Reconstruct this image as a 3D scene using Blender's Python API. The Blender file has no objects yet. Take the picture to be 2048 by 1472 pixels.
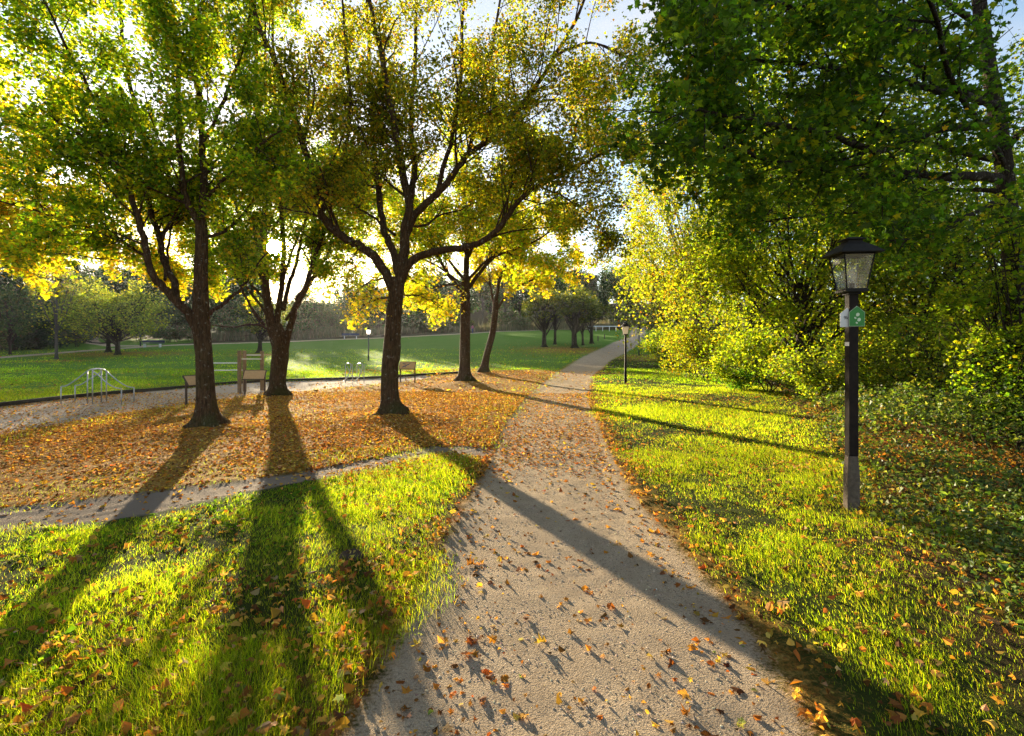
import bpy, math, time
import numpy as np
from mathutils import Vector, Matrix
T0 = time.time()
sc = bpy.context.scene
COL = sc.collection
rng = np.random.default_rng(7)
HZ, CX, F, CAMH = 695.0, 1024.0, 1000.0, 1.8      # horizon row, centre column, focal length in px, eye height

# ------------------------------------------------------------------ terrain
_ky = np.array([-60, 0, 14, 20, 26, 35, 46, 65, 80, 95, 110, 128, 160, 260, 420.])
_kz = np.array([0, 0, 0, .01, .06, .25, .65, 1.93, 3.16, 4.4, 5.5, 8.5, 16, 24, 25.])
_ty = np.linspace(-60, 420, 4801)
_tz = np.interp(_ty, _ky, _kz)
_k = np.hanning(61); _k /= _k.sum()
_tz[40:-40] = np.convolve(_tz, _k, 'same')[40:-40]
def prof(Y): return np.interp(Y, _ty, _tz)
_gy = np.linspace(1.5, 140, 20000)
_gp = HZ - F * (prof(_gy) - CAMH) / _gy
_gp = np.minimum.accumulate(_gp)
def depth_of(py): return np.interp(-np.asarray(py, float), -_gp, _gy)
def G2(px, py):
    Y = depth_of(py); return np.array([(px - CX) / F * Y, Y])
def P(px, py, Y): return np.array([(px - CX) / F * Y, Y, CAMH - (py - HZ) / F * Y])
_nw = [(rng.uniform(0, 6.28), rng.uniform(.5, 1), k, rng.uniform(0, 6.28)) for k in (.35, .6, 1.1, 1.9, 3.1, 5.2)]
def wob(X, Y, lo=0):
    s = 0
    for a, w, k, p in _nw[lo:]:
        s = s + w / (k ** .8) * np.sin(k * (X * math.cos(a) + Y * math.sin(a)) + p) * np.cos(k * .7 * (Y * math.cos(a) - X * math.sin(a)) + 2 * p)
    return s
MOUNDS = []
def gz(X, Y):
    z = prof(Y) + .012 * wob(X, Y)
    for mx, my, h, s in MOUNDS:
        z = z + h * np.exp(-((X - mx) ** 2 + (Y - my) ** 2) / (2 * s * s))
    return z
for px, py, h, s in ((415, 862, .14, .7), (556, 797, .12, .7), (784, 840, .16, .75), (930, 770, .18, .9), (968, 749, .12, .8)):
    x, y = G2(px, py); MOUNDS.append((x, y, h, s))

# ------------------------------------------------------------------ regions (pixel outlines carried onto the terrain)
def poly(px): return np.array([G2(*p) for p in px])
def sdist(X, Y, pg, closed=True):
    """distance to polygon outline, negative inside"""
    d = np.full(X.shape, 1e9); inside = np.zeros(X.shape, bool)
    n = len(pg)
    for i in range(n if closed else n - 1):
        ax, ay = pg[i]; bx, by = pg[(i + 1) % n]
        dx, dy = bx - ax, by - ay
        t = np.clip(((X - ax) * dx + (Y - ay) * dy) / (dx * dx + dy * dy + 1e-12), 0, 1)
        d = np.minimum(d, np.hypot(X - ax - t * dx, Y - ay - t * dy))
        if closed and abs(dy) > 1e-12:
            c = ((ay > Y) != (by > Y)) & (X < (bx - ax) * (Y - ay) / dy + ax)
            inside ^= c
    return np.where(inside, -d, d) if closed else d
_pl = [(690, 1472), (790, 1300), (868, 1130), (935, 1010), (975, 935), (985, 895), (1010, 850), (1055, 790), (1105, 748), (1160, 716), (1215, 690), (1257, 673)]
_pr = [(1290, 673), (1272, 693), (1222, 720), (1186, 750), (1172, 790), (1190, 838), (1215, 890), (1262, 985), (1330, 1062), (1405, 1150), (1500, 1265), (1620, 1472)]
PATH = np.vstack([[[-.95, -4]], poly(_pl), [[30, 125], [33, 124]], poly(_pr), [[1.15, -4]]])
PATH_L = np.vstack([[[-.95, -4]], poly(_pl)]); PATH_R = np.vstack([poly(_pr), [[1.15, -4]]])
SIDE = poly([(985, 893), (870, 890), (760, 912), (600, 942), (450, 965), (300, 984), (0, 1018), (-700, 1090), (-700, 1170), (0, 1062), (150, 1050), (300, 1030), (450, 992), (600, 962), (760, 930), (900, 906), (978, 915)])
SAND = poly([(-700, 880), (0, 812), (250, 787), (500, 764), (720, 757), (850, 751), (862, 756), (760, 768), (640, 778), (520, 791), (380, 806), (200, 832), (0, 868), (-700, 980)])
LITTER = poly([(-700, 980), (0, 868), (200, 832), (380, 806), (520, 791), (640, 778), (760, 768), (870, 752), (960, 742), (1080, 738), (1120, 745), (1060, 790), (1015, 850), (985, 893), (870, 890), (760, 912), (600, 942), (450, 965), (300, 984), (0, 1018), (-700, 1090)])
FARPATH = poly([(-500, 745), (-120, 722), (0, 715), (150, 703), (300, 692), (450, 687), (600, 682), (760, 676), (900, 669), (1000, 663), (1080, 659), (1200, 655)])
FORK = poly([(330, 691), (230, 692), (185, 686), (180, 678), (215, 668), (260, 664)])
TRAIL = poly([(1165, 716), (1080, 718), (980, 716), (820, 716), (640, 712), (560, 712)])
IVY = poly([(1330, 705), (1400, 735), (1500, 752), (1560, 800), (1620, 860), (1645, 940), (1650, 1010), (1690, 1090), (1780, 1180), (1900, 1290), (2100, 1480), (3000, 1480), (3000, 705)])
# ------------------------------------------------------------------ materials
class NT:
    def __init__(s, name, world=False):
        s.m = bpy.data.materials.new(name); s.m.use_nodes = True; s.t = s.m.node_tree; s.t.nodes.clear()
        s.out = s.n('ShaderNodeOutputMaterial')
    def n(s, typ, **kw):
        nd = s.t.nodes.new(typ)
        for k, v in kw.items():
            if k.startswith('i_'):
                nd.inputs[k[2:].replace('_', ' ')].default_value = v
            else: setattr(nd, k, v)
        return nd
    def l(s, a, b): s.t.links.new(a, b)
    def noise(s, vec, scale, detail=4, rough=.6):
        n = s.n('ShaderNodeTexNoise'); n.inputs['Scale'].default_value = scale; n.inputs['Detail'].default_value = detail; n.inputs['Roughness'].default_value = rough
        if vec is not None: s.l(vec, n.inputs['Vector'])
        return n
    def ramp(s, fac, stops, interp='LINEAR'):
        r = s.n('ShaderNodeValToRGB'); r.color_ramp.interpolation = interp
        e = r.color_ramp.elements
        while len(e) < len(stops): e.new(.5)
        for q, (p, c) in zip(e, stops): q.position = p; q.color = (*c, 1) if len(c) == 3 else c
        s.l(fac, r.inputs['Fac']); return r
    def mix(s, fac, a, b, mode='MIX'):
        m = s.n('ShaderNodeMix', data_type='RGBA', blend_type=mode)
        for sock, v in ((m.inputs[0], fac), (m.inputs[6], a), (m.inputs[7], b)):
            if hasattr(v, 'is_output'): s.l(v, sock)
            elif isinstance(v, (int, float)): sock.default_value = v
            else: sock.default_value = (*v, 1)
        return m.outputs[2]
    def math(s, op, a, b=0.0, clamp=False):
        m = s.n('ShaderNodeMath', operation=op, use_clamp=clamp)
        for i, v in enumerate((a, b)):
            if hasattr(v, 'is_output'): s.l(v, m.inputs[i])
            else: m.inputs[i].default_value = v
        return m.outputs[0]
    def bump(s, h, strength, dist):
        b = s.n('ShaderNodeBump'); b.inputs['Strength'].default_value = strength; b.inputs['Distance'].default_value = dist
        s.l(h, b.inputs['Height']); return b.outputs[0]
    def bsdf(s, color, rough=.8, normal=None, spec=.3, metal=0):
        p = s.n('ShaderNodeBsdfPrincipled')
        if hasattr(color, 'is_output'): s.l(color, p.inputs['Base Color'])
        else: p.inputs['Base Color'].default_value = (*color, 1)
        p.inputs['Roughness'].default_value = rough; p.inputs['Specular IOR Level'].default_value = spec; p.inputs['Metallic'].default_value = metal
        if normal is not None: s.l(normal, p.inputs['Normal'])
        return p
    def done(s, sh): s.l(sh, s.out.inputs['Surface']); return s.m

def leaf_mat(name, trans=.5, rough=.45, spec=.35, tint=(1.5, 1.35, .8)):
    t = NT(name)
    a = t.n('ShaderNodeAttribute', attribute_name='Col')
    p = t.bsdf(a.outputs['Color'], rough, spec=spec)
    tr = t.n('ShaderNodeBsdfTranslucent')
    t.l(t.mix(1.0, a.outputs['Color'], tint, 'MULTIPLY'), tr.inputs['Color'])
    mx = t.n('ShaderNodeMixShader'); mx.inputs[0].default_value = trans
    t.l(p.outputs[0], mx.inputs[1]); t.l(tr.outputs[0], mx.inputs[2])
    return t.done(mx.outputs[0])
M = {}
M['leaf'] = leaf_mat('maple_leaf', .66, .5, .2, tint=(2.35, 2.3, .6))
M['far_leaf'] = leaf_mat('far_leaf', .35, tint=(1.3, 1.3, .9), spec=.15)
M['grass'] = leaf_mat('grass_blade', .62, .7, .04, tint=(2.12, 2.05, .5))
M['litter'] = leaf_mat('fallen_leaf', .4, .75, .06, tint=(1.8, 1.4, .55))
M['ivy'] = leaf_mat('ivy_leaf', .45, .5, .3, tint=(1.6, 1.5, .7))

def bark_mat(name, c1, c2, moss=(.05, .075, .015), mossamt=.5, scale=1.0, spots=(.34, .31, .24)):
    t = NT(name)
    tc = t.n('ShaderNodeTexCoord'); mp = t.n('ShaderNodeMapping'); mp.inputs['Scale'].default_value = (1, 1, .22)
    t.l(tc.outputs['Object'], mp.inputs['Vector'])
    n1 = t.noise(mp.outputs[0], 26 * scale, 6, .7); n2 = t.noise(tc.outputs['Object'], 2.2, 4); n3 = t.noise(tc.outputs['Object'], 11 * scale, 4, .7)
    v = t.n('ShaderNodeTexVoronoi', feature='DISTANCE_TO_EDGE'); v.inputs['Scale'].default_value = 17 * scale; t.l(mp.outputs[0], v.inputs['Vector'])
    base = t.mix(t.ramp(n1.outputs['Fac'], [(.3, (0, 0, 0)), (.7, (1, 1, 1))]).outputs[0], c1, c2)
    geo = t.n('ShaderNodeNewGeometry'); sp = t.n('ShaderNodeSeparateXYZ'); t.l(tc.outputs['Object'], sp.inputs[0])
    low = t.n('ShaderNodeMapRange'); low.inputs[1].default_value = 2.2; low.inputs[2].default_value = 0; t.l(sp.outputs[2], low.inputs[0])
    mm = t.math('MULTIPLY', t.ramp(n2.outputs['Fac'], [(.42, (0, 0, 0)), (.62, (1, 1, 1))]).outputs[0], t.math('MULTIPLY_ADD' if False else 'MULTIPLY', low.outputs[0], mossamt))
    col = t.mix(mm, base, moss)
    lich = t.ramp(n3.outputs['Fac'], [(.6, (0, 0, 0)), (.68, (1, 1, 1))]).outputs[0]
    col = t.mix(t.math('MULTIPLY', lich, .55), col, spots)
    h = t.math('ADD', t.math('MULTIPLY', t.math('MINIMUM', v.outputs['Distance'], .12), 5.0), n1.outputs['Fac'])
    return t.done(t.bsdf(col, .9, t.bump(h, 1.0, .04), .1).outputs[0])
M['bark'] = bark_mat('maple_bark', (.026, .015, .008), (.125, .07, .034), mossamt=.4)
M['bark_grey'] = bark_mat('grey_bark', (.06, .05, .04), (.16, .14, .12), mossamt=.2)
M['bark_dark'] = bark_mat('dark_bark', (.02, .015, .01), (.07, .05, .035), mossamt=.3)

def simple(name, col, rough=.5, spec=.4, metal=0, var=.25, scale=14, bump=.1, bscale=60):
    t = NT(name); tc = t.n('ShaderNodeTexCoord')
    n = t.noise(tc.outputs['Object'], scale, 5, .65); n2 = t.noise(tc.outputs['Object'], bscale, 3)
    d = tuple(c * (1 - var) for c in col); u = tuple(min(1, c * (1 + var)) for c in col)
    c = t.mix(t.ramp(n.outputs['Fac'], [(.3, (0, 0, 0)), (.7, (1, 1, 1))]).outputs[0], d, u)
    return t.done(t.bsdf(c, rough, t.bump(n2.outputs['Fac'], bump, .004), spec, metal).outputs[0])
M['black_paint'] = simple('black_painted_wood', (.017, .011, .008), .7, .12, var=.45)
M['concrete'] = simple('worn_post_foot', (.10, .075, .055), .9, .2, var=.4, scale=18, bump=.5)
M['roof_metal'] = simple('dark_metal', (.016, .013, .011), .65, .15, var=.4)
M['green_paint'] = simple('dark_green_metal', (.012, .03, .024), .45, .5)
M['white_sheet'] = simple('pale_sign_sheet', (.62, .58, .55), .5, .4, var=.08)
M['green_sheet'] = simple('green_sign_sheet', (.022, .19, .02), .45, .4, var=.12)
M['pale_mark'] = simple('pale_print', (.55, .62, .42), .5, .4, var=.12)
M['ink'] = simple('black_print', (.03, .03, .03), .5, .3)
M['steel'] = simple('brushed_steel', (.36, .36, .37), .35, .5, .9, var=.15)
M['wood_post'] = simple('weathered_wood', (.22, .145, .085), .8, .2, var=.35, scale=9, bump=.4)
M['board_panel'] = simple('tan_board', (.5, .32, .17), .6, .3, var=.12)
M['board_frame'] = simple('brown_board_frame', (.07, .042, .03), .6, .3)
M['edging'] = simple('dark_edging', (.05, .04, .033), .9, .2, var=.4)
M['blue_wood'] = simple('dark_blue_paint', (.028, .035, .085), .5, .4)
M['white_paint'] = simple('white_paint', (.7, .7, .7), .5, .4, var=.1)
M['earth'] = simple('dark_earth', (.06, .042, .028), 1, .1, var=.5, scale=20, bump=1, bscale=40)
M['skin'] = simple('skin', (.5, .3, .22), .6, .3)
M['pink_cloth'] = simple('pink_cloth', (.45, .14, .2), .9, .1)
M['blue_cloth'] = simple('blue_cloth', (.05, .07, .16), .9, .1)
M['hair'] = simple('dark_hair', (.03, .02, .015), .8, .2)
def glass_mat():
    t = NT('lantern_glass'); tc = t.n('ShaderNodeTexCoord')
    n = t.noise(tc.outputs['Object'], 6, 2, .5)
    gl = t.n('ShaderNodeBsdfGlossy'); gl.inputs['Roughness'].default_value = .04
    tp = t.n('ShaderNodeBsdfTransparent'); tp.inputs['Color'].default_value = (.96, .96, .93, 1)
    tr = t.n('ShaderNodeBsdfTranslucent'); tr.inputs['Color'].default_value = (.75, .68, .6, 1)
    df = t.n('ShaderNodeBsdfDiffuse'); df.inputs['Color'].default_value = (.6, .55, .5, 1)
    d2 = t.n('ShaderNodeMixShader'); d2.inputs[0].default_value = .5; t.l(tr.outputs[0], d2.inputs[1]); t.l(df.outputs[0], d2.inputs[2])
    m1 = t.n('ShaderNodeMixShader'); m1.inputs[0].default_value = .05; t.l(tp.outputs[0], m1.inputs[1]); t.l(gl.outputs[0], m1.inputs[2])
    m2 = t.n('ShaderNodeMixShader'); t.l(t.ramp(n.outputs['Fac'], [(.42, (.01,) * 3), (.7, (.12,) * 3)]).outputs[0], m2.inputs[0])
    t.l(m1.outputs[0], m2.inputs[1]); t.l(d2.outputs[0], m2.inputs[2])
    return t.done(m2.outputs[0])
M['glass'] = glass_mat()
def frosted():
    t = NT('frosted_glass')
    tr = t.n('ShaderNodeBsdfTranslucent'); tr.inputs['Color'].default_value = (.92, .88, .82, 1)
    df = t.n('ShaderNodeBsdfDiffuse'); df.inputs['Color'].default_value = (.8, .78, .74, 1)
    d = t.n('ShaderNodeMixShader'); d.inputs[0].default_value = .35; t.l(tr.outputs[0], d.inputs[1]); t.l(df.outputs[0], d.inputs[2])
    return t.done(d.outputs[0])
M['frosted'] = frosted()
def glow_pane():
    t = NT('glowing_lamp_glass'); e = t.n('ShaderNodeEmission'); e.inputs['Color'].default_value = (1, .86, .66, 1); e.inputs['Strength'].default_value = 1.6  # warm backlit look set into the panes as mild emission
    return t.done(e.outputs[0])
M['glow_glass'] = glow_pane()

def ground_mat():
    t = NT('park_ground'); geo = t.n('ShaderNodeNewGeometry'); pos = geo.outputs['Position']
    def at(nm): return t.n('ShaderNodeAttribute', attribute_name=nm).outputs['Fac']
    nbig = t.noise(pos, .35, 4); nmid = t.noise(pos, 3.0, 5); nfine = t.noise(pos, 45, 5, .7); ngrit = t.noise(pos, 170, 3, .7)
    v = t.n('ShaderNodeTexVoronoi'); v.inputs['Scale'].default_value = 22; t.l(pos, v.inputs['Vector'])
    v2 = t.n('ShaderNodeTexVoronoi'); v2.inputs['Scale'].default_value = 85; t.l(pos, v2.inputs['Vector'])
    st = t.n('ShaderNodeMapping'); st.inputs['Scale'].default_value = (.5, 2.0, 1); t.l(pos, st.inputs['Vector'])
    nmow = t.noise(st.outputs[0], 1.2, 5, .65)
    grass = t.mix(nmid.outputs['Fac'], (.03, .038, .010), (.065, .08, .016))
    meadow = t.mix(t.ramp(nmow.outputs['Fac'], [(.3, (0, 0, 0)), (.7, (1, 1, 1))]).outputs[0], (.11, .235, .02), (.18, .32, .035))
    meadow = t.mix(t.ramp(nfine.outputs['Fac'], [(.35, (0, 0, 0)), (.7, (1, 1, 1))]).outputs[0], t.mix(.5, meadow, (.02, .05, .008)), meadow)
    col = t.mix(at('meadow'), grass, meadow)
    gravel = t.mix(t.ramp(ngrit.outputs['Fac'], [(.3, (0, 0, 0)), (.72, (1, 1, 1))]).outputs[0], (.30, .22, .14), (.74, .585, .41))
    gravel = t.mix(t.ramp(nmid.outputs['Fac'], [(.35, (0, 0, 0)), (.75, (1, 1, 1))]).outputs[0], gravel, t.mix(.4, gravel, (.2, .135, .08)))
    gravel = t.mix(t.ramp(nbig.outputs['Fac'], [(.45, (0, 0, 0)), (.7, (1, 1, 1))]).outputs[0], gravel, t.mix(.3, gravel, (.3, .24, .19)))
    gravel = t.mix(t.ramp(v2.outputs['Color'], [(.78, (0, 0, 0)), (.86, (1, 1, 1))]).outputs[0], gravel, t.mix(.5, gravel, (.12, .08, .05)))
    dirt = t.mix(ngrit.outputs['Fac'], (.17, .13, .10), (.36, .29, .23))
    sand = t.mix(ngrit.outputs['Fac'], (.36, .29, .23), (.62, .53, .45))
    litc = t.ramp(v.outputs['Color'], [(0, (.10, .045, .014)), (.3, (.28, .13, .028)), (.55, (.38, .20, .045)), (.8, (.44, .27, .07)), (1, (.2, .1, .03))]).outputs[0]
    def m(w, lo=.35, hi=.65):
        a = t.math('ADD', w, t.math('MULTIPLY', t.math('SUBTRACT', nfine.outputs['Fac'], .5), .9))
        a = t.math('ADD', a, t.math('MULTIPLY', t.math('SUBTRACT', nmid.outputs['Fac'], .5), .7))
        return t.ramp(a, [(lo, (0, 0, 0)), (hi, (1, 1, 1))]).outputs[0]
    col = t.mix(m(at('wood')), col, t.mix(nmid.outputs['Fac'], (.035, .028, .014), (.1, .065, .028)))
    col = t.mix(m(at('litter')), col, litc)
    col = t.mix(m(at('sand')), col, sand)
    col = t.mix(m(at('dirt')), col, dirt)
    col = t.mix(m(at('path')), col, gravel)
    h = t.math('ADD', t.math('MULTIPLY', nfine.outputs['Fac'], 1.0), t.math('MULTIPLY', ngrit.outputs['Fac'], .6))
    h = t.math('ADD', h, t.math('MULTIPLY', v2.outputs['Distance'], .5))
    return t.done(t.bsdf(col, .95, t.bump(h, 1.0, .03), .03).outputs[0])
M['ground'] = ground_mat()

# ------------------------------------------------------------------ mesh helpers
def mesh_np(name, V, loops, starts, mats, cols=None, parent=None, smooth=False, mi=None, link=True):
    me = bpy.data.meshes.new(name)
    V = np.ascontiguousarray(V, np.float32)
    me.vertices.add(len(V)); me.vertices.foreach_set('co', V.ravel())
    me.loops.add(len(loops)); me.loops.foreach_set('vertex_index', np.ascontiguousarray(loops, np.int32))
    me.polygons.add(len(starts)); me.polygons.foreach_set('loop_start', np.ascontiguousarray(starts, np.int32))
    if mi is not None: me.polygons.foreach_set('material_index', np.ascontiguousarray(mi, np.int32))
    me.polygons.foreach_set('use_smooth', np.full(len(starts), smooth, bool))
    for m in (mats if isinstance(mats, (list, tuple)) else [mats]): me.materials.append(m)
    if cols is not None:
        a = me.color_attributes.new('Col', 'FLOAT_COLOR', 'POINT')
        c = np.ones((len(V), 4), np.float32); c[:, :3] = cols; a.data.foreach_set('color', c.ravel())
    me.update(calc_edges=True)
    o = bpy.data.objects.new(name, me)
    if link: COL.objects.link(o)
    if parent is not None: o.parent = parent
    return o
class MB:
    def __init__(s): s.v = []; s.f = []; s.mi = []; s.n = 0
    def add(s, V, Fs, m=0):
        s.v.append(np.asarray(V, float)); s.f += [[i + s.n for i in f] for f in Fs]; s.mi += [m] * len(Fs); s.n += len(V)
    def tube(s, pts, rad, sides=8, m=0, caps=True):
        pts = np.asarray(pts, float); n = len(pts); rad = np.broadcast_to(rad, (n,))
        tg = np.gradient(pts, axis=0); tg /= np.linalg.norm(tg, axis=1)[:, None] + 1e-12
        u = np.cross(tg[0], [0, 0, 1.]) if abs(tg[0][2]) < .9 else np.cross(tg[0], [0, 1., 0]); u /= np.linalg.norm(u)
        V = np.empty((n, sides, 3)); an = np.arange(sides) * 2 * math.pi / sides; ca, sa = np.cos(an)[:, None], np.sin(an)[:, None]
        for i in range(n):
            u = u - tg[i] * (u @ tg[i]); u /= np.linalg.norm(u) + 1e-12
            w = np.cross(tg[i], u); V[i] = pts[i] + rad[i] * (ca * u + sa * w)
        Fs = [[i * sides + j, i * sides + (j + 1) % sides, (i + 1) * sides + (j + 1) % sides, (i + 1) * sides + j] for i in range(n - 1) for j in range(sides)]
        if caps: Fs += [list(range(sides))[::-1], [(n - 1) * sides + j for j in range(sides)]]
        s.add(V.reshape(-1, 3), Fs, m)
    def box(s, c, d, rz=0, m=0, rx=0, taper=1.0):
        q = np.array([[x, y, z] for z in (-.5, .5) for x, y in ((-.5, -.5), (.5, -.5), (.5, .5), (-.5, .5))]) * np.array(d)
        q[4:, :2] *= taper
        R = (Matrix.Rotation(rz, 3, 'Z') @ Matrix.Rotation(rx, 3, 'X'))
        q = q @ np.array(R).T + np.array(c)
        s.add(q, [[3, 2, 1, 0], [4, 5, 6, 7], [0, 1, 5, 4], [1, 2, 6, 5], [2, 3, 7, 6], [3, 0, 4, 7]], m)
    def loft(s, rings, m=0, caps=True):
        k = len(rings[0]); V = np.vstack(rings)
        Fs = [[i * k + j, i * k + (j + 1) % k, (i + 1) * k + (j + 1) % k, (i + 1) * k + j] for i in range(len(rings) - 1) for j in range(k)]
        if caps: Fs += [list(range(k))[::-1], [(len(rings) - 1) * k + j for j in range(k)]]
        s.add(V, Fs, m)
    def build(s, name, mats, parent=None, smooth=False, bevel=0):
        loops = [i for f in s.f for i in f]; st = np.cumsum([0] + [len(f) for f in s.f[:-1]])
        o = mesh_np(name, np.vstack(s.v), loops, st, mats, None, parent, smooth, s.mi)
        if bevel:
            b = o.modifiers.new('bevel', 'BEVEL'); b.width = bevel; b.segments = 2; b.limit_method = 'ANGLE'
        return o
def empty(name, loc, label, cat, group=None, rz=0):
    o = bpy.data.objects.new(name, None); COL.objects.link(o); o.location = [float(c) for c in loc]; o.rotation_euler.z = rz
    o.empty_display_size = .2
    return tag(o, label, cat, group)
def tag(o, label=None, cat=None, group=None, kind=None):
    if label: o['label'] = label
    if cat: o['category'] = cat
    if group: o['group'] = group
    if kind: o['kind'] = kind
    return o
def copy_tree(o, loc, rz=0, sc_=1.0, label=None, group=None):
    r = o.copy(); COL.objects.link(r); r.location = [float(c) for c in loc]; r.rotation_euler.z = rz
    r.scale = (sc_,) * 3 if np.isscalar(sc_) else sc_
    if label: r['label'] = label
    if group: r['group'] = group
    for ch in o.children:
        c = ch.copy(); COL.objects.link(c); c.parent = r
        for g in ch.children:
            d = g.copy(); COL.objects.link(d); d.parent = c
    return r
# leaf templates
LT = {
 'maple': (np.array([(0, .36), (0, 0), (.2, -.06), (.46, .1), (.3, .28), (.54, .56), (.2, .56), (0, 1), (-.2, .56), (-.54, .56), (-.3, .28), (-.46, .1), (-.2, -.06)]),
           [[0, i, i % 12 + 1] for i in range(1, 13)]),
 'lobed': (np.array([(0, 0), (.5, .22), (.26, .5), (0, 1), (-.26, .5), (-.5, .22)]), [[0, 1, 2, 3], [0, 3, 4, 5]]),
 'quad': (np.array([(0, 0), (.42, .45), (0, 1), (-.42, .45)]), [[0, 1, 2, 3]]),
 'oval': (np.array([(0, 0), (.3, .25), (.33, .6), (0, 1), (-.33, .6), (-.3, .25)]), [[0, 1, 2, 3], [0, 3, 4, 5]]),
}
def leaves_arrays(pos, size, col, kind, r, tilt=.6, curl=.35, nrm=None):
    """pos (N,3); size (N,), col (N,3) -> V, loops, starts, cols"""
    N = len(pos); T, Fs = LT[kind]; k = len(T)
    n = r.normal(0, tilt, (N, 3)); n[:, 2] += 1.0 if nrm is None else 0
    if nrm is not None: n += nrm
    n /= np.linalg.norm(n, axis=1)[:, None] + 1e-9
    a = r.normal(0, 1, (N, 3)); u = np.cross(n, a); u /= np.linalg.norm(u, axis=1)[:, None] + 1e-9
    w = np.cross(n, u)
    x = T[None, :, 0]; y = T[None, :, 1]
    c1 = r.normal(-.6, .7, (N, 1)) * curl * 2; c2 = r.normal(0, .8, (N, 1)) * curl
    z = c1 * x * x * 1.5 + c2 * (y - .4) ** 2 + r.normal(0, curl * .08, (N, k))
    V = pos[:, None, :] + size[:, None, None] * (x[..., None] * u[:, None] + (y - .4)[..., None] * w[:, None] + z[..., None] * n[:, None])
    fl = np.concatenate([np.array(f) for f in Fs]); fs = np.array([len(f) for f in Fs])
    loops = (np.arange(N)[:, None] * k + fl[None]).ravel()
    st0 = np.concatenate([[0], np.cumsum(fs)[:-1]])
    starts = (np.arange(N)[:, None] * len(fl) + st0[None]).ravel()
    return V.reshape(-1, 3), loops, starts, np.repeat(col, k, axis=0)
def join_arrays(parts):
    Vs, Ls, Ss, Cs = [], [], [], []; nv = nl = 0
    for V, l, s, c in parts:
        Vs.append(V); Ls.append(l + nv); Ss.append(s + nl); Cs.append(c); nv += len(V); nl += len(l)
    return np.vstack(Vs), np.concatenate(Ls), np.concatenate(Ss), np.vstack(Cs)
def pick(pal, n, r, jit=.18, gain=1.0):
    c = np.array([p[0] for p in pal]); w = np.array([p[1] for p in pal], float); w /= w.sum()
    out = c[r.choice(len(c), n, p=w)]
    return np.clip(out * np.exp(r.normal(0, jit, (n, 1))) * np.exp(r.normal(0, jit * .4, (n, 3))), .001, .95)

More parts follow.
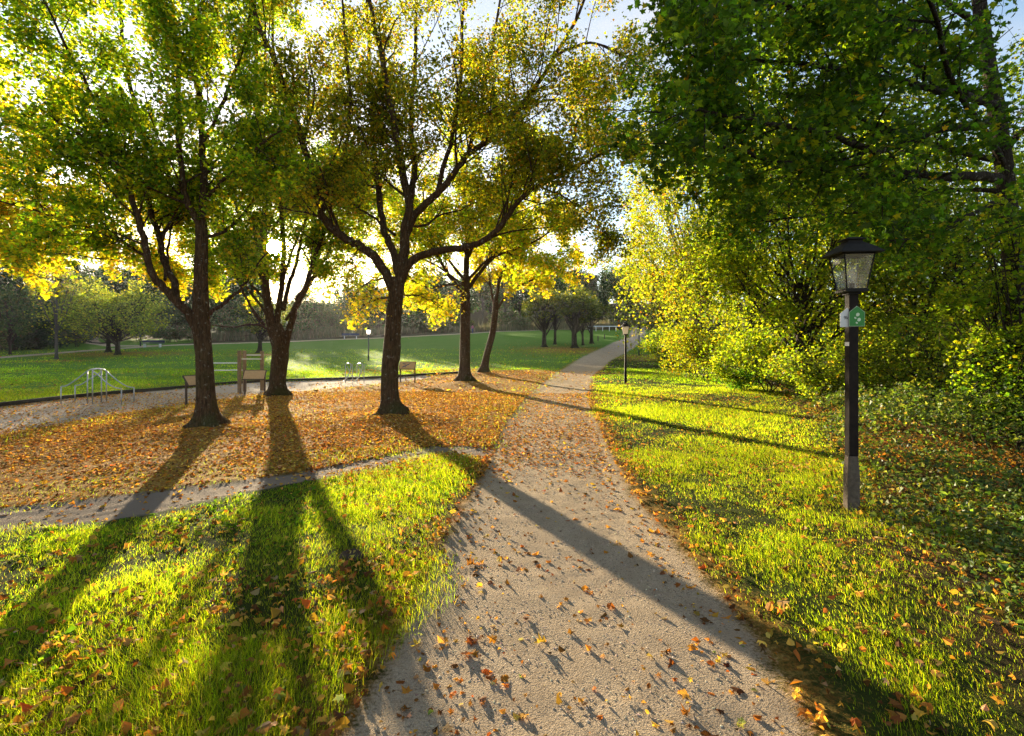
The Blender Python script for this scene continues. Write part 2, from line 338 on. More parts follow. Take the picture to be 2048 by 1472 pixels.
# ------------------------------------------------------------------ ground sheets
def smooth_w(d, s): return np.clip(.5 - d / s, 0, 1)
def build_ground():
    ys = [-8.0]
    while ys[-1] < 150:
        y = ys[-1]; ys.append(y + (.25 if y < 1.2 else max(.028, .0052 * y if y < 30 else .0075 * y)))
    ys += [158, 170, 190, 220, 255]
    ys = np.array(ys)
    us = np.concatenate([np.linspace(-4, -1.35, 14)[:-1], np.linspace(-1.35, 1.35, 620), np.linspace(1.35, 4, 14)[1:]])
    Yg = np.repeat(ys[:, None], len(us), 1); X = us[None] * np.maximum(Yg, 0) + us[None] * 3.2
    X = us[None] * (np.maximum(Yg, 0.0) + np.where(Yg < 6, 2.0, 2.0))
    ny, nx = X.shape; x, y = X.ravel(), Yg.ravel()
    z = gz(x, y)
    dp = sdist(x, y, PATH); ds = sdist(x, y, SIDE); dsa = sdist(x, y, SAND); dl = sdist(x, y, LITTER); di = sdist(x, y, IVY)
    df = np.minimum(sdist(x, y, FARPATH, False) - 1.0, sdist(x, y, FORK, False) - .9)
    dt = sdist(x, y, TRAIL, False) - .28
    z = z - .035 * smooth_w(dp, .5) - .02 * smooth_w(ds, .3) - .03 * smooth_w(dsa, .5)
    near = y < 22
    z = z + np.where(near, .008 * np.sin(x * 9 + 3 * np.sin(y * 4)) * np.sin(y * 11 + 2 * np.sin(x * 5)), 0) * np.where(dp < 0, .35, 1)
    W = {}
    W['path'] = np.maximum(smooth_w(dp, .35 + .012 * y), smooth_w(df, .5))
    W['dirt'] = np.maximum(smooth_w(ds, .4), smooth_w(dt, .4) * .5)
    W['sand'] = smooth_w(dsa, .7)
    edge = np.minimum(sdist(x, y, PATH_L, False), sdist(x, y, PATH_R, False))
    patches = np.zeros_like(x)
    for px, py, rx, ry in ((1130, 700, 9, 10), (235, 708, 11, 6), (112, 722, 5, 3), (990, 745, 4, 4), (1290, 715, 5, 7), (515, 710, 4, 3), (930, 740, 5, 4)):
        cx, cy = G2(px, py); patches = np.maximum(patches, np.exp(-((x - cx) / rx) ** 2 - ((y - cy) / ry) ** 2))
    W['litter'] = np.clip(np.maximum.reduce([smooth_w(dl, .9), .62 * patches, np.clip(.6 - edge / 1.2, 0, .55) * (y < 45), .4 * smooth_w(di, 3)]), 0, 1)
    far_edge = (y > np.interp(x, FARPATH[:, 0], FARPATH[:, 1])) & (x < 12)
    W['wood'] = np.maximum(smooth_w(di, 1.2) * .9, far_edge * (df > .3) * np.where((x > FORK[:, 0].min() - 3) & (x < FORK[:, 0].max()) & (y < 80), .25, .8))
    W['wood'] = np.maximum(W['wood'], np.clip((y - 108) / 6, 0, 1))
    mead = (dsa > 0) & (y > 14)
    side_m = sdist(x, y, SAND)
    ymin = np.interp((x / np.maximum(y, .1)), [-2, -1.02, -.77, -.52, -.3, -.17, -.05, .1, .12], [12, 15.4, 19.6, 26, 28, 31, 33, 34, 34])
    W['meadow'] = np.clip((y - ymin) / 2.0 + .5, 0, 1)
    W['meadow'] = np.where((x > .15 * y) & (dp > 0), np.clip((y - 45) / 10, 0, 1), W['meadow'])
    reg = np.full(x.shape, 0)                              # 0 lawn
    reg[W['meadow'] > .5] = 1
    reg[(W['wood'] > .5)] = 2
    reg[dl < 0] = 3
    reg[dsa < 0] = 4
    reg[(ds < 0)] = 5
    reg[df < 0] = 6
    reg[dp < 0] = 7
    fi = (np.arange(ny - 1)[:, None] * nx + np.arange(nx - 1)[None]).ravel()
    quads = np.stack([fi, fi + 1, fi + nx + 1, fi + nx], 1)
    fr = reg[quads].max(axis=1); fr = np.where((np.sort(reg[quads], axis=1)[:, 1] == reg[quads].max(axis=1)), fr, reg[quads[:, 0]])
    V = np.stack([x, y, z], 1)
    names = ['lawn', 'meadow', 'woodland_ground', 'leaf_covered_ground', 'sand_strip', 'dirt_path', 'far_path', 'path']
    for r_, nm in enumerate(names):
        q = quads[fr == r_]
        if not len(q): continue
        used, inv = np.unique(q.ravel(), return_inverse=True)
        o = mesh_np(nm, V[used], inv, np.arange(len(q)) * 4, M['ground'], smooth=True)
        for k, w in W.items():
            a = o.data.attributes.new(k, 'FLOAT', 'POINT'); a.data.foreach_set('value', np.ascontiguousarray(w[used], np.float32))
        tag(o, kind='structure')
build_ground()
print('ground', time.time() - T0)

# ------------------------------------------------------------------ grass, litter, pebbles
def sample(y0, y1, dens, r, spread=1.12, extra=1.0):
    A = (y1 - y0) * (spread * (y0 + y1) + 2 * extra)
    n = int(A * dens); Y = r.uniform(y0, y1, n * 2); half = spread * Y + extra
    keep = r.uniform(0, spread * y1 + extra, n * 2) < half; Y = Y[keep][:n]
    return r.uniform(-1, 1, len(Y)) * (spread * Y + extra), Y
def build_grass():
    r = np.random.default_rng(11); parts = []
    pal = [((.15, .23, .010), 3), ((.24, .31, .014), 4), ((.33, .36, .018), 2.8), ((.40, .38, .05), .7), ((.09, .16, .010), 1.8), ((.30, .24, .09), .35)]
    bands = [(1.4, 3.2, 12500, .048, .0021, 5), (3.2, 5.5, 7600, .048, .0028, 5), (5.5, 9, 4000, .048, .0042, 3), (9, 15, 1050, .055, .009, 3), (15, 24, 420, .055, .017, 3), (24, 36, 170, .055, .03, 3), (36, 60, 22, .06, .06, 3)]
    for y0, y1, dens, h, w, k in bands:
        X, Y = sample(y0, y1, dens, r)
        dp = sdist(X, Y, PATH); ds = sdist(X, Y, SIDE); dl = sdist(X, Y, LITTER); dsa = sdist(X, Y, SAND); di = sdist(X, Y, IVY); df = sdist(X, Y, FARPATH, False)
        clump = wob(X * 2.1, Y * 2.1) * .35 + wob(X * 6 + 9, Y * 6, 1) * .3
        edge_n = .1 * wob(X * 3, Y * 3 + 4)
        prob = np.clip(.78 + .6 * clump, .08, 1.0)
        prob *= np.clip((dp - .04 + edge_n) / .35, 0, 1) * np.clip((ds - .02 + edge_n) / .35, 0, 1)
        prob = np.where(dl < .15 + edge_n, np.where(dl > -1.2, .08, np.clip(-.25 * clump - .05, 0, .12)), prob) * (dsa > .05) * (df > 1.2)
        prob *= np.clip(.7 + di / 1.2, np.clip((6.5 - Y) / 3, .04, .5), 1)
        k_ = r.uniform(size=len(X)) < prob; X, Y = X[k_], Y[k_]; N = len(X)
        cl = np.clip(.9 + .55 * clump[k_], .35, 1.7)
        Z = gz(X, Y) - .004
        H = h * cl * r.lognormal(-.1, .32, N); Wd = w * r.uniform(.7, 1.3, N)
        a = r.uniform(0, 2 * math.pi, N); lean = np.abs(r.normal(.5, .4, N)) * H
        la = r.uniform(0, 2 * math.pi, N) * .6 + 1.2 * wob(X * 1.3, Y * 1.3, 2)
        B = np.stack([X, Y, Z], 1); wv = np.stack([np.cos(a), np.sin(a), 0 * a], 1) * Wd[:, None] * .5
        lv = np.stack([np.cos(la), np.sin(la), 0 * la], 1) * lean[:, None]; up = np.zeros((N, 3)); up[:, 2] = H
        tone = pick(pal, N, r, .22) * np.clip(1 + .25 * wob(X * .8, Y * .8, 1), .6, 1.5)[:, None]
        dry = r.uniform(size=N) < .05; tone[dry] = np.array([.34, .27, .10]) * r.uniform(.7, 1.2, (dry.sum(), 1))
        if y0 >= 24: tone *= np.array([.9, 1.1, .9])
        if k == 5:
            V = np.stack([B - wv, B + wv, B + up * .55 - wv * .8 + lv * .3, B + up * .55 + wv * .8 + lv * .3, B + up + lv], 1)
            fl = np.array([0, 1, 3, 2, 2, 3, 4]); fs = [0, 4]
        else:
            V = np.stack([B - wv, B + wv, B + up + lv], 1); fl = np.array([0, 1, 2]); fs = [0]
        loops = (np.arange(N)[:, None] * k + fl[None]).ravel(); st = (np.arange(N)[:, None] * len(fl) + np.array(fs)[None]).ravel()
        parts.append((V.reshape(-1, 3), loops, st, np.repeat(tone, k, 0)))
    X, Y = sample(1.5, 7.5, 90, r); dp = sdist(X, Y, PATH); k_ = (dp > .15) & (sdist(X, Y, SIDE) > .15) & (sdist(X, Y, LITTER) > .2) & (X < 1.0) & (wob(X * 2.5 + 7, Y * 2.5) > -.2); X, Y = X[k_], Y[k_]
    q = np.repeat(np.stack([X, Y, gz(X, Y) + .018], 1), 5, 0); q += r.normal(0, .018, q.shape) * [1, 1, .5]
    parts.append(leaves_arrays(q, .032 * r.lognormal(0, .3, len(q)), pick([((.07, .14, .015), 3), ((.11, .18, .02), 2)], len(q), r), 'oval', r, .5, .3))
    o = mesh_np('grass', *join_arrays(parts)[:3], M['grass'], join_arrays(parts)[3])
    tag(o, 'short sunlit green grass of the lawns and meadow', 'grass', kind='stuff')
build_grass()
print('grass', time.time() - T0)
LITPAL = [((.35, .165, .028), 3), ((.46, .26, .045), 3), ((.22, .10, .025), 2.8), ((.52, .35, .07), 2.8), ((.12, .055, .02), 2.4), ((.38, .26, .13), 1.3), ((.50, .38, .06), .6), ((.38, .12, .025), .35), ((.18, .24, .05), .25)]
def build_litter():
    r = np.random.default_rng(5); parts = []
    bands = [(1.6, 4, 460, 'maple'), (4, 7, 500, 'maple'), (7, 12, 1200, 'lobed'), (12, 20, 1000, 'quad'), (20, 34, 90, 'quad'), (34, 95, 5, 'quad')]
    for y0, y1, dens, kind in bands:
        X, Y = sample(y0, y1, dens, r)
        dp = sdist(X, Y, PATH); ds = sdist(X, Y, SIDE); dl = sdist(X, Y, LITTER); dsa = sdist(X, Y, SAND); di = sdist(X, Y, IVY)
        eL = sdist(X, Y, PATH_L, False); eR = sdist(X, Y, PATH_R, False)
        n = wob(X * 1.7, Y * 1.7) * .5; n2 = wob(X * 5, Y * 5 + 3, 1) * .5
        p = np.where((X < 0) & (Y < 9), .19, .025 + (.12 + .12 * (X > 1.9)) * np.clip((5.4 - Y) / 2.2, 0, 1)) * np.clip(1 + 1.3 * n + n2, .05, 3.5)
        p = np.where(dl < 0, np.clip(.72 + .45 * n + .3 * n2, .25, 1), p)
        p = np.where((dl > 0) & (dl < .5), np.maximum(p, .3), p)
        onp = .11 * np.clip(1 + 1.2 * n + n2, .15, 3) + .34 * np.exp(-eR / .28) + .36 * np.exp(-eL / .2) + np.clip((Y - 6.5) / 16, 0, .24) * (Y < 24)
        p = np.where(dp < 0, onp, p)
        out = (dp > 0) & (dl > .2)
        p = np.where(out, p + .45 * np.exp(-eR / .25) + .42 * np.exp(-eL / .2), p)
        p = np.where(ds < 0, .05 + .25 * np.exp(ds / .12), p)
        p = np.where(out & (X > 0), p + .16 * np.exp(-np.abs(di) / .9) * (Y < 9), p)
        p = np.where(di < -.3, np.where(Y < 6.5, .34, .16) + .1 * n, p)
        p = np.where(out & (X < 0) & (Y < 6), p + .055 * np.clip(1 + n2 + n, 0, 3) + .06 * np.clip((3.4 - Y), 0, 1), p)
        p = np.where(dsa < 0, .10 + .5 * np.exp(dsa / .35), p)
        if y0 >= 20:
            pt = np.zeros_like(X)
            for px, py, rx, ry in ((1130, 700, 9, 10), (235, 708, 11, 6), (112, 722, 5, 3), (990, 745, 5, 5), (1290, 715, 5, 7), (515, 710, 4, 3), (930, 735, 6, 6)):
                cx, cy = G2(px, py); pt = np.maximum(pt, np.exp(-((X - cx) / rx) ** 2 - ((Y - cy) / ry) ** 2))
            p = np.maximum(p * (.15 if y0 > 30 else .6), .8 * pt)
        for mx, my, h, s in MOUNDS: p = np.where(np.hypot(X - mx, Y - my) < .25, 0, p)
        k = r.uniform(size=len(X)) < p; X, Y = X[k], Y[k]; N = len(X)
        ong = (dp[k] > .05) & (dl[k] > 0) & (ds[k] > 0) & (dsa[k] > 0)
        Z = gz(X, Y) + np.where(ong, r.uniform(.015, .06, N), r.uniform(.003, .013, N)) - np.where(dp[k] < 0, .03, 0) - np.where(ds[k] < 0, .015, 0) - np.where(dsa[k] < 0, .02, 0)
        big = {'maple': .043, 'lobed': .040, 'quad': .047 if y0 < 20 else .1}[kind]
        S = big * np.clip(r.lognormal(0, .36, N), .35, 1.9)
        S = np.where((dp[k] < 0) & (r.uniform(size=N) < .5), S * .6, S)
        c = pick(LITPAL, N, r, .28)
        if kind == 'quad': c = c * np.array([1.05, 1.1, 1.0])
        B = np.stack([X, Y, Z], 1)
        if kind == 'maple':
            ov = r.uniform(size=N) < .5
            parts.append(leaves_arrays(B[ov], S[ov] * .9, c[ov] * .85, 'oval', r, .3, .9)); B, S, c = B[~ov], S[~ov], c[~ov]
        parts.append(leaves_arrays(B, S, c, kind, r, .22, .65))
    a = join_arrays(parts)
    o = mesh_np('fallen_leaves', a[0], a[1], a[2], M['litter'], a[3])
    tag(o, 'brown and orange autumn leaves strewn over path and lawns', 'fallen leaves', kind='stuff')
build_litter()
def build_pebbles():
    r = np.random.default_rng(3); parts = []
    X, Y = sample(1.8, 8.5, 1500, r); dp = sdist(X, Y, PATH); k = dp < -.02; X, Y = X[k], Y[k]; N = len(X)
    S = np.minimum(r.lognormal(-5.55, .4, N), .012)
    T = np.array([(1, 0, 0), (0, 1, 0), (-1, 0, 0), (0, -1, 0), (0, 0, .8), (.6, .6, .4), (-.6, .6, .35), (-.6, -.6, .4), (.6, -.6, .35)])
    Fs = [(0, 5, 4), (5, 1, 4), (1, 6, 4), (6, 2, 4), (2, 7, 4), (7, 3, 4), (3, 8, 4), (8, 0, 4)]
    a = r.uniform(0, 6.28, N); ca, sa = np.cos(a)[:, None], np.sin(a)[:, None]
    t = T[None] * (1 + r.normal(0, .2, (N, 9, 1)))
    x = t[..., 0] * ca - t[..., 1] * sa; y = t[..., 0] * sa + t[..., 1] * ca
    V = np.stack([X[:, None] + x * S[:, None], Y[:, None] + y * S[:, None], (gz(X, Y) - .037)[:, None] + t[..., 2] * S[:, None]], 2)
    loops = (np.arange(N)[:, None] * 9 + np.array(Fs).ravel()[None]).ravel(); st = np.arange(N * 8) * 3
    c = np.repeat(pick([((.42, .31, .2), 3), ((.55, .43, .3), 2), ((.26, .2, .14), 2)], N, r), 9, 0)
    t_ = NT('pebble'); at = t_.n('ShaderNodeAttribute', attribute_name='Col'); m = t_.done(t_.bsdf(at.outputs['Color'], .9, spec=.2).outputs[0])
    tag(mesh_np('gravel', V.reshape(-1, 3), loops, st, m, c, smooth=True), 'fine loose gravel grains on the footpath', 'gravel', kind='stuff')
build_pebbles()
print('litter', time.time() - T0)

# ------------------------------------------------------------------ trees
def nrm(v): return v / (np.linalg.norm(v) + 1e-12)
def spline(pts, sub=4):
    pts = np.asarray(pts, float); n = len(pts); out = []
    for i in range(n - 1):
        p0, p1, p2, p3 = pts[max(i - 1, 0)], pts[i], pts[i + 1], pts[min(i + 2, n - 1)]
        for t in np.arange(sub) / sub:
            out.append(.5 * (2 * p1 + (p2 - p0) * t + (2 * p0 - 5 * p1 + 4 * p2 - p3) * t * t + (3 * p1 - p0 - 3 * p2 + p3) * t ** 3))
    out.append(pts[-1]); return np.array(out)
class Tree:
    def __init__(s, seed, maxl=2, ratio=(.45, .7), dens=(1.5, 2.6, 3.5), upb=(.06, .02, -.01), wander=.13, ang=(.5, 1.1), step=.35, twig_r=.006, env=None):
        s.r = np.random.default_rng(seed); s.mb = MB(); s.anch = []; s.maxl = maxl; s.ratio = ratio; s.dens = dens; s.upb = upb; s.wander = wander; s.ang = ang; s.step = step; s.twig_r = twig_r; s.env = env
    def grow(s, p, d, L, r, lvl):
        R = s.r; n = max(2, int(L / s.step)); pts = [p]; dd = d
        for i in range(n):
            dd = nrm(dd + R.normal(0, s.wander, 3) + np.array([0, 0, s.upb[min(lvl, 2)]])); p = p + dd * (L / n)
            if s.env is not None and not s.env(p): break
            pts.append(p)
        if len(pts) < 2: return
        pts = np.array(pts); m = len(pts)
        s.mb.tube(pts, np.linspace(r, max(r * .35, .0025), m), 5 if r > .02 else (4 if r > .009 else 3), caps=False)
        s.spawn(pts, L, r, lvl)
    def spawn(s, pts, L, r, lvl, t0=.15):
        R = s.r; m = len(pts)
        if lvl >= s.maxl or lvl == s.maxl - 1:
            ta = R.uniform(.1 if lvl >= s.maxl else .4, 1, max(2, int(L * (9 if lvl >= s.maxl else 5)))) * (m - 1)
            i = np.minimum(ta.astype(int), m - 2); f = (ta - i)[:, None]; s.anch.append(pts[i] * (1 - f) + pts[i + 1] * f)
        if lvl < s.maxl:
            k = R.poisson(L * s.dens[min(lvl, 2)]) + 1
            for t in np.sort(R.uniform(t0, 1, k)):
                x = t * (m - 1); i = min(int(x), m - 2); f = x - i; q = pts[i] * (1 - f) + pts[i + 1] * f
                d = nrm(pts[i + 1] - pts[i]); a = nrm(np.cross(d, R.normal(0, 1, 3))); an = R.uniform(*s.ang)
                nd = d * math.cos(an) + np.cross(a, d) * math.sin(an)
                s.grow(q, nd, L * R.uniform(*s.ratio) * (1 - .45 * t), max(s.twig_r * .6, r * R.uniform(.3, .5) * (1 - .4 * t)), lvl + 1)
    def limb(s, pts, r0, r1, Lc, kids, sides=9, t0=.2, sub=5, up=0.0, flat=0.0):
        R = s.r; pts = spline(pts, sub); m = len(pts); k = np.linspace(0, 1, m); r0 *= .78; r1 *= .85
        wobv = R.normal(0, 1, (m, 3)) * .012; wobv[0] = 0
        s.mb.tube(pts + wobv, (r0 + (r1 - r0) * k) * (1 + R.normal(0, .03, m)), sides, caps=False)
        for t in np.sort(R.uniform(t0, 1, kids)):
            x = t * (m - 1); i = min(int(x), m - 2); f = x - i; q = pts[i] * (1 - f) + pts[i + 1] * f
            d = nrm(pts[i + 1] - pts[i]); a = nrm(np.cross(d, R.normal(0, 1, 3))); an = R.uniform(*s.ang)
            nd = d * math.cos(an) + np.cross(a, d) * math.sin(an); nd[2] = nd[2] * (1 - flat) + up; nd = nrm(nd)
            rr = r0 + (r1 - r0) * t
            s.grow(q, nd, Lc * R.uniform(.6, 1.25) * (1 - .4 * t), max(.012, rr * R.uniform(.25, .45)), 0)
        s.spawn(pts[-3:], Lc * .6, r1, 0)
    def trunk(s, pts, radii, flare=1.6, sides=16, sub=6):
        R = s.r; P_ = spline(pts, sub); m = len(P_); rad = np.interp(np.linspace(0, 1, m), np.linspace(0, 1, len(radii)), radii) * .81
        z = P_[:, 2] - P_[0, 2]; rad = rad * (1 + (flare - .8) * np.exp(-z / .17))
        n0 = s.mb.n; P_[0, 2] -= .12
        s.mb.tube(P_, rad, sides, caps=False)
        V = s.mb.v[-1]; an = np.tile(np.arange(sides) * 2 * math.pi / sides, m); zz = np.repeat(z, sides)
        lobe = 1 + .42 * np.exp(-zz / .2) * np.sin(an * 4 + R.uniform(0, 6)) * (zz < 1.2) + R.normal(0, .02, m * sides) + .05 * np.sin(an * 3 + zz * 1.7)
        c = np.repeat(P_, sides, 0); s.mb.v[-1] = c + (V - c) * lobe[:, None]
    def finish(s, name, base, label, cat, group, pal, n, size, kind='lobed', bark='bark', leaf='leaf', tilt=.75, spread=.14, keep=None, colfn=None, thin=True):
        R = s.r; base = np.asarray(base, float)
        e = empty(name, base, label, cat, group)
        for i in range(len(s.mb.v)): s.mb.v[i] = s.mb.v[i] - base
        s.mb.build('trunk', M[bark], e, smooth=True)
        A = np.vstack(s.anch); 
        i = R.integers(0, len(A), n); p = A[i] + R.normal(0, spread, (n, 3)) - np.array([0, 0, .04])
        if thin:
            px = CX + F * p[:, 0] / np.maximum(p[:, 1], .5); py = HZ - F * (p[:, 2] - CAMH) / np.maximum(p[:, 1], .5)
            out = (py < -120) | (px < -150) | (px > 2200) | (p[:, 1] < 1.5)
            kk = ~out | (R.uniform(size=n) < .3); p, i = p[kk], i[kk]
        if keep is not None: kk = keep(p); p, i = p[kk], i[kk]
        q = p - np.array([0, 0, CAMH]); kk = np.linalg.norm(np.cross(q, nrm(np.array([-476., 1000., 200.]))), axis=1) > .0125 * R.uniform(.8, 1.25, len(q)) * np.linalg.norm(q, axis=1); p, i = p[kk], i[kk]
        m = len(p); clumpv = R.normal(0, .16, len(A))[i]
        c = pick(pal, m, R) * np.exp(clumpv)[:, None]
        if colfn is not None: c = colfn(p, c, R)
        a = leaves_arrays(p - base, size * R.lognormal(0, .22, m), np.clip(c, .002, .9), kind, R, tilt, .3)
        mesh_np('crown', a[0], a[1], a[2], M[leaf], a[3], e)
        return e
def PX(lst, Y, dY=0.0, sag=0.0):
    n = len(lst); return np.array([P(x, y, Y + dY * (i / max(1, n - 1))) for i, (x, y) in enumerate(lst)])
GREEN = [((0.101, 0.182, 0.01), 3), ((0.176, 0.247, 0.014), 3), ((0.284, 0.299, 0.016), 2.2), ((0.432, 0.351, 0.02), 1.0), ((0.486, 0.26, 0.02), 0.3), ((0.061, 0.111, 0.01), 2)]
OLIVE = [((0.117, 0.15, 0.012), 3), ((0.195, 0.2, 0.014), 3), ((0.286, 0.25, 0.016), 2), ((0.39, 0.275, 0.02), 1), ((0.39, 0.175, 0.02), 0.5), ((0.065, 0.088, 0.012), 2)]
YELLOW = [((.42, .33, .02), 3), ((.32, .30, .02), 3), ((.2, .24, .016), 2), ((.46, .25, .02), 1.2), ((.12, .18, .014), 1)]
DKGREEN = [((0.048, 0.098, 0.013), 4), ((0.078, 0.144, 0.013), 3), ((0.144, 0.196, 0.013), 2), ((0.036, 0.069, 0.014), 2), ((0.24, 0.23, 0.014), 0.5), ((0.42, 0.23, 0.018), 0.08)]
def base_at(px, py):
    x, y = G2(px, py); return np.array([x, y, float(gz(x, y))])

# --- front maple, left
def maple_one():
    b = base_at(416, 860); Y = b[1]
    t = Tree(21, env=lambda p: p[2] > 2.7)
    tr = [b, P(413, 810, Y), P(408, 720, Y), P(402, 650, Y), P(402, 560, Y), P(404, 480, Y), P(402, 440, Y)]
    t.trunk(tr, [.25, .235, .21, .215, .17, .15, .14])
    L = lambda l, r0, r1, kids, dY=0, Lc=2.0, **k: t.limb(PX(l, Y, dY), r0, r1, Lc, kids, **k)
    L([(396, 660), (375, 625), (350, 600), (322, 570), (304, 545), (286, 475), (266, 404), (240, 350), (205, 310), (160, 270), (110, 240)], .13, .025, 20, -1.2, t0=.35)
    L([(352, 604), (350, 570), (328, 523), (318, 475), (300, 404), (285, 266), (257, 157), (242, 47), (236, -80), (232, -220)], .1, .03, 22, .8, t0=.25)
    L([(402, 450), (385, 425), (370, 390), (362, 330), (358, 230), (355, 100), (345, 0), (335, -140)], .1, .03, 18, -.8)
    L([(402, 450), (407, 400), (406, 330), (398, 210), (390, 100), (385, 0), (385, -160)], .12, .04, 18, .5)
    L([(414, 632), (436, 616), (455, 602), (490, 570), (512, 535), (540, 500)], .06, .018, 7, 1.0, 1.3, t0=.45)
    L([(412, 400), (440, 365), (470, 340), (510, 300), (560, 260)], .055, .02, 10, -1.0, 1.5)
    L([(412, 475), (450, 462), (480, 437), (505, 400), (530, 350)], .05, .016, 8, 1.2, 1.4)
    L([(300, 520), (270, 500), (240, 482), (170, 452), (100, 430), (40, 412), (-60, 390)], .045, .014, 12, -1.5, 1.4)
    L([(404, 300), (430, 240), (460, 170), (490, 80), (510, -20)], .06, .02, 10, -1.5, 1.6)
    L([(300, 404), (255, 330), (190, 200), (130, 90), (80, -20)], .06, .02, 14, -1.8, 1.9)
    L([(330, 560), (335, 500), (345, 440), (350, 400), (330, 330)], .04, .012, 6, 1.5, 1.2)
    def colfn(p, c, R):
        px = CX + F * p[:, 0] / p[:, 1]; f = np.clip((3.9 - p[:, 2]) / 1.2, 0, 1) * (px < 330)
        y = pick(YELLOW, len(p), R); k = (R.uniform(size=len(p)) < f * .8)[:, None]; return np.where(k, y, c)
    t.finish('maple_tree', b, 'large green maple standing leftmost of the front trees, trunk forking low', 'tree', 'maples around the leaf bed', GREEN, 60000, .079, colfn=colfn)
maple_one()
def maple_two():
    b = base_at(556, 796); Y = b[1]
    def env(p):
        px = CX + F * p[0] / p[1]; py = HZ - F * (p[2] - CAMH) / p[1]
        return p[2] > 3.0 and not (532 < px < 564 and 480 < py < 512)
    t = Tree(22, env=env)
    t.trunk([b, P(556, 760, Y), P(560, 710, Y), P(558, 680, Y), P(550, 650, Y)], [.36, .33, .35, .33, .26], flare=1.4)
    L = lambda l, r0, r1, kids, dY=0, Lc=2.4, **k: t.limb(PX(l, Y, dY), r0, r1, Lc, kids, **k)
    L([(552, 690), (540, 640), (532, 580), (527, 500), (530, 420), (522, 300), (516, 200), (512, 100), (508, -60)], .21, .05, 22, -1)
    L([(568, 710), (578, 660), (594, 610), (612, 570), (628, 520), (645, 470), (660, 400), (675, 330)], .17, .045, 18, .8, t0=.35)
    L([(552, 650), (560, 600), (566, 540), (566, 480), (560, 400), (553, 300), (548, 150), (545, 0)], .14, .045, 20, .5)
    L([(530, 650), (508, 625), (495, 600), (475, 560), (455, 510)], .08, .025, 7, -.6, 1.6, t0=.5)
    L([(566, 620), (578, 570), (594, 520), (604, 470), (614, 420), (620, 330)], .11, .03, 10, 1.4)
    L([(540, 640), (525, 560), (490, 470), (465, 390), (440, 300)], .1, .03, 12, 1.5)
    L([(540, 660), (508, 648), (465, 655), (425, 650)], .06, .015, 9, -1.0, 1.3, t0=.3)
    L([(590, 600), (620, 560), (650, 520), (668, 470)], .07, .02, 10, 1.0, 1.6)
    L([(530, 600), (490, 560), (440, 540), (400, 500)], .06, .015, 14, 2.0, 1.8)
    L([(540, 640), (485, 560), (435, 480), (400, 400)], .07, .018, 18, 3.0, 2.2)
    L([(572, 640), (635, 545), (688, 440), (720, 350)], .07, .018, 16, 3.0, 2.2)
    L([(566, 560), (600, 460), (650, 380), (690, 300)], .07, .018, 14, 2.0, 2.2)
    def colfn(p, c, R):
        y = pick(YELLOW, len(p), R); f = np.clip((5.0 - p[:, 2]) / 2.2, 0, .85); return np.where((R.uniform(size=len(p)) < f)[:, None], y, c)
    t.finish('maple_tree', b, 'maple with double trunk splitting into a V, sun shining through its crown', 'tree', 'maples around the leaf bed', GREEN, 76000, .09, colfn=colfn, keep=lambda p: ~((np.abs(CX + F * p[:, 0] / p[:, 1] - 548) < 9) & (np.abs(HZ - F * (p[:, 2] - CAMH) / p[:, 1] - 496) < 9)))
maple_two()
